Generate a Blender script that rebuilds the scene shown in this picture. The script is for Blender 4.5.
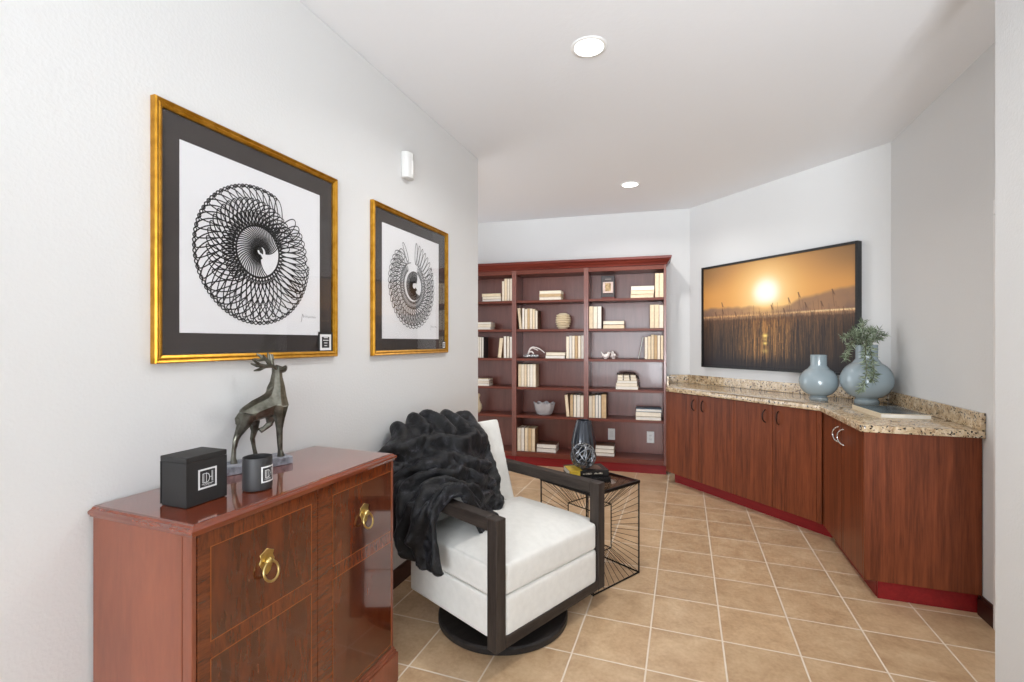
import bpy, bmesh, math, random
import numpy as np
from mathutils import Vector, Matrix, noise
for o in list(bpy.data.objects): bpy.data.objects.remove(o)
sc = bpy.context.scene
COL = sc.collection
PI = math.pi
R = math.radians

# ------------------------------------------------------------------ camera
cam_d = bpy.data.cameras.new('camera'); cam = bpy.data.objects.new('camera', cam_d); COL.objects.link(cam)
cam.location = (0, 0, 1.345); cam.rotation_euler = (R(90), 0, R(19.668))
cam_d.sensor_width = 36; cam_d.lens = 481.6*36/1024; cam_d.shift_y = 1/1024; cam_d.clip_start = .02
sc.camera = cam
# ------------------------------------------------------------------ light
sc.view_settings.view_transform = 'Standard'; sc.view_settings.look = 'None'
sc.view_settings.gamma = 1; sc.view_settings.use_curve_mapping = False
sc.view_settings.exposure = 0.40
w = bpy.data.worlds.new('daylight'); sc.world = w; w.use_nodes = True
w.node_tree.nodes['Background'].inputs[0].default_value = (.93, .96, 1, 1)
w.node_tree.nodes['Background'].inputs[1].default_value = 1.0

def area(name, loc, rot, sx, sy, power, col=(1, 1, 1), spread=180):
    l = bpy.data.lights.new(name, 'AREA'); l.shape = 'RECTANGLE'; l.size = sx; l.size_y = sy
    l.energy = power; l.color = col; l.spread = R(spread)
    o = bpy.data.objects.new(name, l); COL.objects.link(o); o.location = loc; o.rotation_euler = rot
    return o
LAMP_W = 9
# daylight from the big windows of the room behind the camera, and from the room round the end of the left wall
area('window_daylight_rear', (.3, -8.0, 1.35), (R(90), 0, 0), 5.0, 2.6, 420, (.90, .965, 1.03))
area('window_daylight_left', (-3.9, 4.3, 1.3), (R(96), 0, R(-90)), 1.5, 2.0, 12, (.9, .965, 1.03))
# added fill light behind the camera, tilted up to brighten ceiling and walls
area('ceiling_fill', (.75, -1.9, .7), (R(132), 0, R(-9)), 1.2, 1.0, 78, (.91, .97, 1.03), 104)

# ------------------------------------------------------------------ helpers
def lin(c):
    return tuple((x/255/12.92 if x/255 <= .04045 else ((x/255+.055)/1.055)**2.4) for x in c)
def rgba(c): return (*lin(c), 1)
class MB:
    """collects geometry in a bmesh and links it as one mesh object"""
    def __init__(s): s.bm = bmesh.new()
    def box(s, x0, x1, y0, y1, z0, z1, bev=0, seg=2, M=None):
        b = bmesh.new(); bmesh.ops.create_cube(b, size=1)
        bmesh.ops.scale(b, vec=(abs(x1-x0), abs(y1-y0), abs(z1-z0)), verts=b.verts)
        bmesh.ops.translate(b, vec=((x0+x1)/2, (y0+y1)/2, (z0+z1)/2), verts=b.verts)
        if bev: bmesh.ops.bevel(b, geom=b.edges[:], offset=bev, segments=seg, affect='EDGES', profile=.5)
        if M is not None: bmesh.ops.transform(b, matrix=M, verts=b.verts)
        return s._merge(b)
    def _merge(s, b):
        me = bpy.data.meshes.new('t'); b.to_mesh(me); b.free(); s.bm.from_mesh(me); bpy.data.meshes.remove(me); return s
    def prism(s, pts, z0, z1, bev=0, seg=2, M=None):
        b = bmesh.new()
        lo = [b.verts.new((x, y, z0)) for x, y in pts]; hi = [b.verts.new((x, y, z1)) for x, y in pts]
        n = len(pts)
        b.faces.new(lo[::-1]); b.faces.new(hi)
        for i in range(n): b.faces.new((lo[i], lo[(i+1) % n], hi[(i+1) % n], hi[i]))
        bmesh.ops.recalc_face_normals(b, faces=b.faces)
        if bev: bmesh.ops.bevel(b, geom=b.edges[:], offset=bev, segments=seg, affect='EDGES', profile=.5)
        if M is not None: bmesh.ops.transform(b, matrix=M, verts=b.verts)
        return s._merge(b)
    def lathe(s, prof, n=48, M=None, cap=True, sx=1, sy=1, twist=None):
        b = bmesh.new(); rings = []
        for r, z in prof:
            rings.append([b.verts.new((r*sx*math.cos(2*PI*i/n), r*sy*math.sin(2*PI*i/n), z)) for i in range(n)])
        for a, c in zip(rings, rings[1:]):
            for i in range(n): b.faces.new((a[i], a[(i+1) % n], c[(i+1) % n], c[i]))
        if cap:
            b.faces.new(rings[0][::-1]); b.faces.new(rings[-1])
        bmesh.ops.recalc_face_normals(b, faces=b.faces)
        if M is not None: bmesh.ops.transform(b, matrix=M, verts=b.verts)
        return s._merge(b)
    def tube(s, pts, r, n=8, closed=False, M=None, flat=1.0):
        pts = [Vector(p) for p in pts]; N = len(pts)
        rs = r if isinstance(r, (list, tuple)) else [r]*N
        b = bmesh.new(); rings = []; up = None
        for i, p in enumerate(pts):
            if closed: t = (pts[(i+1) % N]-pts[i-1])
            else: t = pts[min(i+1, N-1)]-pts[max(i-1, 0)]
            t.normalize()
            if up is None:
                up = Vector((0, 0, 1)) if abs(t.z) < .9 else Vector((1, 0, 0))
            u = (up-t*up.dot(t)); u.normalize(); v = t.cross(u); up = u
            rings.append([b.verts.new(p+(u*math.cos(2*PI*k/n)*flat+v*math.sin(2*PI*k/n))*rs[i]) for k in range(n)])
        M2 = list(zip(rings, rings[1:]))+([(rings[-1], rings[0])] if closed else [])
        for a, c in M2:
            for i in range(n): b.faces.new((a[i], a[(i+1) % n], c[(i+1) % n], c[i]))
        if not closed: b.faces.new(rings[0][::-1]); b.faces.new(rings[-1])
        bmesh.ops.recalc_face_normals(b, faces=b.faces)
        if M is not None: bmesh.ops.transform(b, matrix=M, verts=b.verts)
        return s._merge(b)
    def bar(s, p, q, wd, n=4):
        return s.tube([p, q], wd, n)
    def sphere(s, c, r, u=16, v=10, sc_=(1, 1, 1)):
        b = bmesh.new(); bmesh.ops.create_uvsphere(b, u_segments=u, v_segments=v, radius=r)
        bmesh.ops.scale(b, vec=sc_, verts=b.verts); bmesh.ops.translate(b, vec=c, verts=b.verts)
        return s._merge(b)
    def ribbon(s, pts, w, closed=False):
        """flat stroke in the local y-z plane facing +x; pts are (y, z)"""
        N = len(pts); L = []
        for i in range(N):
            a = pts[(i-1) % N] if closed or i else pts[i]; c = pts[(i+1) % N] if closed or i < N-1 else pts[i]
            tx, ty = c[0]-a[0], c[1]-a[1]; l = math.hypot(tx, ty) or 1
            nx, ny = -ty/l*w/2, tx/l*w/2
            L.append((s.bm.verts.new((0, pts[i][0]+nx, pts[i][1]+ny)), s.bm.verts.new((0, pts[i][0]-nx, pts[i][1]-ny))))
        for i in range(N if closed else N-1):
            a, c = L[i], L[(i+1) % N]
            s.bm.faces.new((a[0], a[1], c[1], c[0]))
        return s
    def build(s, name, m, parent=None, smooth=None, loc=None):
        me = bpy.data.meshes.new(name); s.bm.to_mesh(me); s.bm.free()
        o = bpy.data.objects.new(name, me); COL.objects.link(o)
        if m is not None: me.materials.append(m)
        if parent is not None: o.parent = parent
        if loc is not None: o.location = loc
        if smooth is not None: shade(o, smooth)
        return o
def shade(o, ang=40):
    me = o.data
    me.polygons.foreach_set('use_smooth', [True]*len(me.polygons))
    bm = bmesh.new(); bm.from_mesh(me)
    for e in bm.edges:
        if len(e.link_faces) == 2: e.smooth = e.calc_face_angle(0) < R(ang)
    bm.to_mesh(me); bm.free()
def thing(name, label, cat, loc=(0, 0, 0), rotz=0, group=None, rot=None):
    o = bpy.data.objects.new(name, None); COL.objects.link(o); o.empty_display_size = .05
    o.location = loc; o.rotation_euler = rot if rot else (0, 0, rotz)
    return tag(o, label, cat, group)
def tag(o, label, cat, group=None):
    o['label'] = label; o['category'] = cat
    if group: o['group'] = group
    return o
def struct(mb, name, m):
    o = mb.build(name, m); o['kind'] = 'structure'; return o
def link_copy(o, parent=None):
    c = o.copy(); COL.objects.link(c)
    if parent is not None: c.parent = parent
    for ch in o.children: link_copy(ch, c)
    return c

# ------------------------------------------------------------------ materials
def new_mat(name):
    m = bpy.data.materials.new(name); m.use_nodes = True
    nt = m.node_tree; return m, nt, nt.nodes['Principled BSDF']
def N(nt, t, **kw):
    n = nt.nodes.new(t)
    for k, v in kw.items(): setattr(n, k, v)
    return n
def ramp(nt, stops, fac):
    r = N(nt, 'ShaderNodeValToRGB'); e = r.color_ramp.elements
    while len(e) < len(stops): e.new(.5)
    for el, (p, c) in zip(e, stops): el.position = p; el.color = c if len(c) == 4 else rgba(c)
    nt.links.new(fac, r.inputs[0]); return r.outputs[0]
def coords(nt, scale=(1, 1, 1), kind='Object', rot=(0, 0, 0)):
    tc = N(nt, 'ShaderNodeTexCoord'); mp = N(nt, 'ShaderNodeMapping')
    mp.inputs['Scale'].default_value = scale; mp.inputs['Rotation'].default_value = rot
    nt.links.new(tc.outputs[kind], mp.inputs[0]); return mp.outputs[0]
def noise_tex(nt, vec, scale, detail=4, rough=.55, dist=0):
    n = N(nt, 'ShaderNodeTexNoise'); n.inputs['Scale'].default_value = scale; n.inputs['Detail'].default_value = detail
    n.inputs['Roughness'].default_value = rough; n.inputs['Distortion'].default_value = dist
    nt.links.new(vec, n.inputs['Vector']); return n.outputs[0]
def bump(nt, p, h, strength=.2, dist=.01):
    b = N(nt, 'ShaderNodeBump'); b.inputs['Strength'].default_value = strength; b.inputs['Distance'].default_value = dist
    nt.links.new(h, b.inputs['Height']); nt.links.new(b.outputs[0], p.inputs['Normal'])
def plain(name, c, rough=.5, metal=0, nz=None, coat=0, var=0, **kw):
    m, nt, p = new_mat(name)
    p.inputs['Base Color'].default_value = rgba(c); p.inputs['Roughness'].default_value = rough
    p.inputs['Metallic'].default_value = metal; p.inputs['Coat Weight'].default_value = coat
    for k, v in kw.items(): p.inputs[k.replace('_', ' ')].default_value = v
    vec = coords(nt)
    if var:
        f = noise_tex(nt, vec, 30, 4)
        d = tuple(max(0, x-var) for x in c); u = tuple(min(255, x+var) for x in c)
        nt.links.new(ramp(nt, [(.35, d), (.65, u)], f), p.inputs['Base Color'])
    if nz: bump(nt, p, noise_tex(nt, vec, nz[0], 3), nz[1], nz[2] if len(nz) > 2 else .005)
    return m
def wood(name, dark, light, scale=(22, 22, 1.6), rough=.4, coat=0, contrast=(.3, .7), dist=.6, kind='Object', fine=.12):
    m, nt, p = new_mat(name)
    v = coords(nt, scale, kind)
    f = noise_tex(nt, v, 1.0, 6, .6, dist)
    v2 = coords(nt, tuple(s*6 for s in scale), kind); g = noise_tex(nt, v2, 1.0, 3, .6)
    mx = N(nt, 'ShaderNodeMix'); mx.data_type = 'FLOAT'; mx.inputs[0].default_value = .35
    nt.links.new(f, mx.inputs[2]); nt.links.new(g, mx.inputs[3])
    nt.links.new(ramp(nt, [(contrast[0], dark), (contrast[1], light)], mx.outputs[0]), p.inputs['Base Color'])
    p.inputs['Specular IOR Level'].default_value = .5 if coat else .22
    p.inputs['Roughness'].default_value = rough; p.inputs['Coat Weight'].default_value = coat; p.inputs['Coat Roughness'].default_value = .05
    if fine: bump(nt, p, g, fine, .002)
    return m
def glass_sheet(name, tint=(255, 255, 255), ior=1.45):
    m, nt, p = new_mat(name); nt.nodes.remove(p)
    out = nt.nodes['Material Output']
    t = N(nt, 'ShaderNodeBsdfTransparent'); t.inputs[0].default_value = rgba(tint)
    g = N(nt, 'ShaderNodeBsdfGlossy'); g.inputs['Roughness'].default_value = .01
    lw = N(nt, 'ShaderNodeLayerWeight'); lw.inputs[0].default_value = .5
    pw = N(nt, 'ShaderNodeMath', operation='POWER'); nt.links.new(lw.outputs['Facing'], pw.inputs[0]); pw.inputs[1].default_value = 4.5
    f = N(nt, 'ShaderNodeMath', operation='MULTIPLY_ADD'); nt.links.new(pw.outputs[0], f.inputs[0]); f.inputs[1].default_value = .9; f.inputs[2].default_value = .022
    mx = N(nt, 'ShaderNodeMixShader')
    nt.links.new(f.outputs[0], mx.inputs[0]); nt.links.new(t.outputs[0], mx.inputs[1]); nt.links.new(g.outputs[0], mx.inputs[2])
    nt.links.new(mx.outputs[0], out.inputs[0]); return m

def wall_mat(name, c, sc_=95, st=.12, big=(0, 0)):
    m, nt, p = new_mat(name); p.inputs['Base Color'].default_value = rgba(c); p.inputs['Roughness'].default_value = .75
    v = coords(nt); n1 = noise_tex(nt, v, sc_, 3, .5)
    r = ramp(nt, [(.42, (0, 0, 0, 1)), (.62, (1, 1, 1, 1))], n1)
    bump(nt, p, r, st, .0022); return m
M = {}
M['wall'] = wall_mat('painted_orange_peel_wall', (220, 220, 219))
M['ceiling'] = wall_mat('ceiling_texture', (238, 239, 241), 40, .1)
M['trim_white'] = plain('white_trim_paint', (232, 231, 229), .35)

def floor_mat():
    m, nt, p = new_mat('tan_ceramic_tile'); L = nt.links
    geo = N(nt, 'ShaderNodeTexCoord'); sx = N(nt, 'ShaderNodeSeparateXYZ'); L.new(geo.outputs['Object'], sx.inputs[0])
    T = .3097
    def mth(op, a, b=None):
        n = N(nt, 'ShaderNodeMath', operation=op)
        for i, q in enumerate((a, b)):
            if q is None: continue
            if isinstance(q, (int, float)): n.inputs[i].default_value = q
            else: L.new(q, n.inputs[i])
        return n.outputs[0]
    ds = []; cells = []
    for ax, o in (('X', -.45746), ('Y', 2.04786)):
        u = mth('DIVIDE', mth('SUBTRACT', sx.outputs[ax], o), T)
        cells.append(mth('FLOOR', u))
        fr = mth('FRACT', u); ds.append(mth('MINIMUM', fr, mth('SUBTRACT', 1.0, fr)))
    d = mth('MULTIPLY', mth('MINIMUM', ds[0], ds[1]), T)
    vec = N(nt, 'ShaderNodeCombineXYZ'); L.new(cells[0], vec.inputs[0]); L.new(cells[1], vec.inputs[1])
    wn = N(nt, 'ShaderNodeTexWhiteNoise'); wn.noise_dimensions = '3D'; L.new(vec.outputs[0], wn.inputs['Vector'])
    # mottling, offset per tile
    ad = N(nt, 'ShaderNodeVectorMath', operation='MULTIPLY_ADD'); L.new(wn.outputs['Color'], ad.inputs[0])
    ad.inputs[1].default_value = (7, 7, 7); L.new(geo.outputs['Object'], ad.inputs[2])
    n1 = noise_tex(nt, ad.outputs[0], 7, 6, .62, .4); n2 = noise_tex(nt, ad.outputs[0], 60, 3, .6)
    mm = N(nt, 'ShaderNodeMix'); mm.data_type = 'FLOAT'; mm.inputs[0].default_value = .3; L.new(n1, mm.inputs[2]); L.new(n2, mm.inputs[3])
    c = ramp(nt, [(.3, (172, 138, 104)), (.5, (196, 164, 128)), (.7, (214, 186, 150))], mm.outputs[0])
    hv = N(nt, 'ShaderNodeHueSaturation'); L.new(c, hv.inputs['Color'])
    L.new(mth('ADD', .93, mth('MULTIPLY', wn.outputs['Value'], .13)), hv.inputs['Value'])
    g = ramp(nt, [(.0028/.02, (1, 1, 1, 1)), (.0042/.02, (0, 0, 0, 1))], mth('DIVIDE', d, .02))
    mc = N(nt, 'ShaderNodeMix'); mc.data_type = 'RGBA'; L.new(g, mc.inputs[0]); L.new(hv.outputs[0], mc.inputs[6])
    mc.inputs[7].default_value = rgba((226, 211, 192)); L.new(mc.outputs[2], p.inputs['Base Color'])
    L.new(ramp(nt, [(0, (.3, .3, .3, 1)), (1, (.8, .8, .8, 1))], g), p.inputs['Roughness'])
    inv = mth('SUBTRACT', 1.0, g); h = mth('ADD', inv, mth('MULTIPLY', n1, .25)); bump(nt, p, h, .35, .002)
    return m
M['floor'] = floor_mat()

def granite():
    m, nt, p = new_mat('speckled_granite'); L = nt.links; v = coords(nt)
    base = ramp(nt, [(.3, (150, 120, 88)), (.48, (196, 172, 138)), (.66, (222, 205, 178))], noise_tex(nt, v, 26, 6, .7, .5))
    dk = ramp(nt, [(.58, (0, 0, 0, 1)), (.65, (1, 1, 1, 1))], noise_tex(nt, v, 75, 4, .7))
    mx = N(nt, 'ShaderNodeMix'); mx.data_type = 'RGBA'; L.new(dk, mx.inputs[0]); L.new(base, mx.inputs[6]); mx.inputs[7].default_value = rgba((62, 44, 34))
    vo = N(nt, 'ShaderNodeTexVoronoi'); vo.inputs['Scale'].default_value = 130; L.new(v, vo.inputs['Vector'])
    wv = N(nt, 'ShaderNodeSeparateColor'); L.new(vo.outputs['Color'], wv.inputs[0])
    bl = ramp(nt, [(.88, (0, 0, 0, 1)), (.9, (1, 1, 1, 1))], wv.outputs[0])
    m2 = N(nt, 'ShaderNodeMix'); m2.data_type = 'RGBA'; L.new(bl, m2.inputs[0]); L.new(mx.outputs[2], m2.inputs[6]); m2.inputs[7].default_value = rgba((38, 30, 28))
    L.new(m2.outputs[2], p.inputs['Base Color']); p.inputs['Roughness'].default_value = .12
    p.inputs['Coat Weight'].default_value = .4; return m
M['granite'] = granite()
M['cab'] = wood('cherry_laminate', (72, 33, 16), (134, 69, 40), (24, 24, 1.2), .35, contrast=(.32, .68), fine=.05)
M['case'] = wood('mahogany_case', (108, 60, 50), (134, 80, 68), (20, 20, 1.5), .30, coat=.15, contrast=(.3, .7), fine=.04)
M['case_edge'] = wood('mahogany_edge', (98, 48, 37), (120, 64, 50), (1.5, 20, 20), .35, fine=.04)
M['crown'] = wood('cherry_crown', (88, 32, 26), (124, 52, 40), (1.2, 20, 20), .3, fine=.04)
M['kick'] = wood('red_toe_kick', (112, 22, 24), (140, 34, 34), (2, 30, 30), .35, fine=.04)
M['base_dark'] = wood('dark_baseboard', (48, 24, 20), (70, 38, 30), (2, 2, 20), .35, fine=.04)
M['side_wood'] = wood('worn_mahogany_side', (106, 54, 36), (146, 82, 58), (9, 9, 1.6), .3, coat=.3, contrast=(.25, .75), fine=.03)
M['top_wood'] = wood('polished_mahogany_top', (92, 32, 10), (136, 57, 22), (14, 1.6, 14), .12, coat=1, fine=0)
M['ripple'] = wood('ripple_banding', (62, 25, 10), (124, 59, 26), (6, 10, 60), .16, coat=.8, contrast=(.34, .66), dist=1.0, fine=0)
M['crotch'] = wood('flame_veneer', (58, 24, 11), (110, 49, 21), (5, 9, 2.0), .14, coat=.9, contrast=(.34, .68), dist=1.4, fine=0)
M['inlay'] = plain('satinwood_inlay', (150, 82, 36), .25, coat=.5)
M['brass'] = plain('aged_brass', (192, 168, 108), .3, 1, var=14)
M['gold'] = plain('gilt_frame', (182, 130, 34), .32, .75, var=14)
M['matboard'] = plain('charcoal_matboard', (58, 52, 50), .85)
M['paper'] = plain('white_art_paper', (232, 232, 234), .8)
M['ink'] = plain('black_ink', (22, 21, 24), .6)
M['glass'] = glass_sheet('picture_glass')
M['white_plastic'] = plain('white_plastic', (240, 240, 238), .35)
M['slot'] = plain('outlet_slots', (60, 58, 56), .5)
M['linen'] = plain('offwhite_upholstery', (222, 220, 214), .85, nz=(420, .25, .002), var=3, Sheen_Weight=.25)
M['piping'] = plain('upholstery_seam', (150, 143, 130), .8)
M['oak_dark'] = wood('wirebrushed_black_oak', (34, 29, 27), (72, 63, 57), (34, 34, 3), .5, contrast=(.3, .72), fine=.3)
M['oak_arm'] = wood('wirebrushed_black_oak_lengthwise', (34, 29, 27), (72, 63, 57), (3, 34, 34), .5, contrast=(.3, .72), fine=.3)
M['oak_rail'] = wood('wirebrushed_black_oak_crosswise', (34, 29, 27), (72, 63, 57), (34, 3, 34), .5, contrast=(.3, .72), fine=.3)
M['oak_base'] = wood('black_oak_base', (22, 20, 20), (52, 48, 46), (26, 3, 26), .45, contrast=(.3, .72), fine=.3)
M['black_metal'] = plain('black_metal_wire', (24, 21, 20), .4, .6)
M['table_glass'] = glass_sheet('smoked_table_glass', (190, 180, 172), 1.5)
M['bronze'] = plain('cast_bronze', (98, 96, 86), .30, .85, var=22)
M['slate'] = plain('grey_stone_base', (128, 130, 138), .7, nz=(60, .6, .004), var=34)
M['black_card'] = plain('matte_black_card', (34, 33, 33), .6)
M['candle'] = plain('black_ceramic', (50, 49, 50), .5)
M['wax'] = plain('dark_wax', (40, 38, 38), .4)
M['print'] = plain('white_print', (225, 225, 225), .6)
M['chrome'] = plain('brushed_nickel', (200, 198, 194), .22, 1)
M['dark_pull'] = plain('oil_rubbed_bronze', (50, 36, 30), .35, .8)
M['vase'] = plain('grey_blue_glaze', (146, 160, 166), .12, coat=.6)
M['vase_glass'] = plain('clear_glass_foot', (190, 205, 212), .05, Transmission_Weight=.6)
M['leaf'] = plain('eucalyptus_leaf', (84, 98, 70), .55, var=22)
M['leaf_pale'] = plain('pale_leaf', (146, 158, 132), .55, var=18)
M['stem'] = plain('olive_stem', (92, 84, 58), .7)
M['cream'] = plain('cream_page_block', (236, 217, 186), .85, nz=(300, .3, .001), var=7)
M['cream2'] = plain('ivory_page_block', (242, 231, 212), .85, var=6)
M['cream3'] = plain('tan_page_block', (206, 176, 136), .85, var=8)
M['white_page'] = plain('white_page_block', (238, 232, 222), .85, var=5)
M['cover_tan'] = plain('tan_cloth_cover', (150, 116, 84), .7)
M['cover_cream'] = plain('cream_cover', (214, 198, 170), .65)
M['cover_dark'] = plain('charcoal_cover', (52, 50, 54), .6)
M['cover_brown'] = plain('brown_cover', (92, 62, 46), .65)
M['cover_blue'] = plain('slate_blue_cover', (86, 120, 142), .4)
M['cover_black'] = plain('black_gloss_cover', (22, 21, 22), .25)
M['yellow'] = plain('yellow_jacket', (206, 172, 52), .35, var=20)
M['pottery'] = plain('beige_pottery', (218, 200, 168), .7, nz=(50, .3, .003))
M['white_ceramic'] = plain('white_ceramic', (238, 228, 222), .3)
M['crystal'] = plain('pressed_glass', (215, 212, 214), .12, Transmission_Weight=.45, nz=(45, .9, .006))
M['ribbed_black'] = plain('gunmetal_glaze', (44, 48, 56), .18, .35, coat=.5)
M['orb'] = plain('pewter_wire', (128, 130, 134), .25, .9)
M['beads'] = plain('dark_beads', (52, 36, 32), .4)
M['lamp_trim'] = plain('white_lamp_trim', (240, 240, 238), .4)
m_, nt_, p_ = new_mat('lamp_diffuser_lit'); p_.inputs['Emission Color'].default_value = (1, .97, .92, 1); p_.inputs['Emission Strength'].default_value = 3.5; M['lamp'] = m_

# ================================================================== SETTING
XL, XR, H = -1.495, 1.38, 2.76
struct(MB().box(-4.2, 1.7, -3.2, 5.75, -.06, 0), 'floor', M['floor'])
struct(MB().box(-4.2, 1.7, -3.2, 5.75, H, H+.08), 'ceiling', M['ceiling'])
struct(MB().box(XL-.12, XL, -3.2, 3.41, 0, H, .006, 1), 'wall_left', M['wall'])
A4 = R(4.0)
tb = Vector((math.cos(A4), math.sin(A4))); vb = Vector((-math.sin(A4), math.cos(A4)))
W0 = Vector((.055, 5.44))
W1 = W0-tb*4.1
struct(MB().prism([W0, W0+vb*.12, W1+vb*.12, W1], 0, H), 'wall_back', M['wall'])
D1 = Vector((XR, 5.495-XR)); nd = Vector((1, 1)).normalized()
struct(MB().prism([W0, D1, D1+nd*.12, W0+nd*.12], 0, H), 'wall_corner', M['wall'])
struct(MB().box(XR, XR+.12, 1.6, D1.y, 0, H), 'wall_right', M['wall'])
struct(MB().box(.969, 1.12, -3.2, 2.046, 0, H, .008, 2), 'wall_entry', M['wall'])
bb = MB(); bb.prism([(XL, -3.2), (XL, 3.41), (XL+.008, 3.41), (XL+.011, -3.2)], 0, .085).prism([(XL, -3.2), (XL, 3.41), (XL+.006, 3.41), (XL+.006, -3.2)], .085, .1)
struct(bb, 'baseboard_left', M['base_dark'])
bb = MB().box(XR-.017, XR, 2.885, 3.014, 0, .085, .002).box(XR-.01, XR, 2.885, 3.014, .085, .1, .002)
struct(bb, 'baseboard_right', M['base_dark'])
tr = MB().box(XR-.018, XR, 2.80, 2.884, 0.0, 1.94, .004).box(XR-.024, XR, 2.77, 2.812, 0, 1.94, .004).box(XR-.018, XR, 2.06, 2.884, 1.94, 2.01, .004)
struct(tr, 'trim_1', M['trim_white'])
struct(MB().box(XR-.006, XR, 2.07, 2.765, .01, 1.935), 'door_1', M['trim_white'])

# ================================================================== BOOKCASES
P0 = Vector((-.182, 5.107, 0))
def bkpt(u, v, z): return (P0.x+tb.x*u+vb.x*v, P0.y+tb.y*u+vb.y*v, z)
DEP = .312; SH = [1.80, 1.485, 1.165, .85, .54]; FLOORZ = .142
def bookcase(u0, u1, label, end):
    b = thing('bookcase', label, 'bookcase', (P0.x, P0.y, 0), A4, 'bookcases along the back wall')
    for a in (u0+.0005, u1-.0245): MB().box(a, a+.024, 0, DEP, .09, 2.13, .0015).build('side_panel', M['case'], b)
    MB().box(u0+.025, u1-.025, DEP-.012, DEP-.002, .09, 2.12).build('back_panel', M['case'], b)
    for z in SH: MB().box(u0+.025, u1-.025, .006, DEP-.013, z-.026, z, .002).build('shelf', M['case_edge'], b)
    MB().box(u0+.025, u1-.025, .002, DEP-.013, FLOORZ-.05, FLOORZ, .002).build('bottom_shelf', M['case_edge'], b)
    MB().box(u0+.025, u1-.025, .002, DEP-.013, 2.085, 2.13, .002).build('top_panel', M['case_edge'], b)
    MB().box(u0+.001, u1-.001, .012, DEP, 0, .0895).build('plinth', M['kick'], b)
    prof = [(.0, 2.1305), (.006, 2.1305), (.012, 2.148), (.022, 2.158), (.034, 2.180), (.046, 2.188), (.05, 2.2), (.05, 2.214)]
    e = 1 if end else 0
    bm = MB(); bq = bm.bm; rings = []
    for o, z in prof:
        rings.append([bq.verts.new(q) for q in ((u0, -o, z), (u1+o*e, -o, z), (u1+o*e, DEP, z), (u0, DEP, z))])
    for a, c in zip(rings, rings[1:]):
        for i in range(4): bq.faces.new((a[i], a[(i+1) % 4], c[(i+1) % 4], c[i]))
    bq.faces.new(rings[0][::-1]); bq.faces.new(rings[-1])
    bm.build('crown', M['crown'], b, 25)
    return b
bookcase(-.795, .013, 'mahogany bookcase bay at the right end, two wall plates on its back panel', True)
bookcase(-1.584, -.795, 'mahogany bookcase bay in the middle, holding a ribbed vase and a glass bowl', False)
bookcase(-2.38, -1.584, 'mahogany bookcase bay at the left, partly hidden behind the left wall end', False)

# ------------------------------------------------------------------ books
ORD = ['first', 'second', 'third', 'fourth', 'fifth', 'sixth', 'seventh']
random.seed(5)
def book(loc, rot, th, ht, dp, pages, cover, label, group):
    """local: x thickness (0..th), y depth (0 = fore edge, towards the viewer), z height"""
    b = thing('book', label, 'book', loc, 0, group, rot)
    c = min(.0025, th*.14)
    MB().box(c, th-c, .004, dp-c, .003, ht-.003).build('pages', pages, b)
    cv = MB().box(0, c, 0, dp, 0, ht, .0006, 1).box(th-c, th, 0, dp, 0, ht, .0006, 1).box(c, th-c, dp-c, dp, 0, ht)
    cv.build('cover', cover, b)
    return b
def upright(u0, u1, z, hs, bay, shelf, beside, covers=None, pages=None, v=.03, lean=None, dp=.17, wd=None):
    n = len(hs); ws = wd or [1]*n; u = u0; gap = .0012
    lean = lean or {}
    ext = [hs[i]*math.sin(abs(lean.get(i, 0)))+(.002 if i in lean else 0) for i in range(n)]
    unit_w = (u1-u0-sum(ext))/sum(ws)
    for i, h in enumerate(hs):
        t = unit_w*ws[i]; a = lean.get(i, 0); th = t-gap
        cov = M[covers[i % len(covers)]] if covers else M[random.choice(['cover_cream', 'cover_tan', 'cover_cream', 'cover_tan', 'cover_brown'])]
        pg = M[pages[i % len(pages)]] if pages else M[random.choice(['cream', 'cream2', 'cream', 'cream2', 'cream3'])]
        dz = th*math.sin(a) if a > 0 else 0
        x = u+(ext[i] if a < 0 else 0)
        tone = {'cream_page_block': 'cream', 'ivory_page_block': 'ivory', 'tan_page_block': 'tan', 'white_page_block': 'white'}[pg.name]
        lab = f'{ORD[i]} upright book from left, {tone}, {beside}, {shelf} shelf of {bay} bay'
        if n == 1: lab = f'single book {beside}, {shelf} shelf of {bay} bookcase bay'
        book(bkpt(x, v+random.uniform(-.006, .006), z+dz+.0004), (0, a, A4), th, h, dp+random.uniform(-.01, .01), pg, cov, lab, f'upright books on the {shelf} shelf, {bay} bay')
        u += t+ext[i]
def stack(u0, u1, z, n, th, bay, shelf, beside, covers=None, pages=None, v=.035, dp=.15, shrink=0, offs=None):
    names = {1: [''], 2: ['lower', 'upper'], 3: ['bottom', 'middle', 'top'], 
             5: ['bottom', 'lower-middle', 'middle', 'upper-middle', 'top']}[n]
    zz = z
    for i in range(n):
        t = th[i] if isinstance(th, (list, tuple)) else th
        o = (offs[i] if offs else random.uniform(-.004, .004))
        a0, a1 = u0+shrink*i+o+.005, u1-shrink*i+o-.005
        cov = M[covers[i % len(covers)]] if covers else M[random.choice(['cover_cream', 'cover_tan'])]
        pg = M[pages[i % len(pages)]] if pages else M[random.choice(['cream', 'cream2', 'white_page'])]
        lab = f'{names[i]} book of the lying stack {beside}, {shelf} shelf of {bay} bay'
        # Ry(90deg): local x -> -z, local z -> +u ; origin at top of the book
        book(bkpt(a0, v+random.uniform(0, .008), zz+t), (0, R(90), A4), t-.0006, a1-a0, dp, pg, cov, lab, f'stacked books on the {shelf} shelf, {bay} bay')
        zz += t
    return zz
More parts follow.
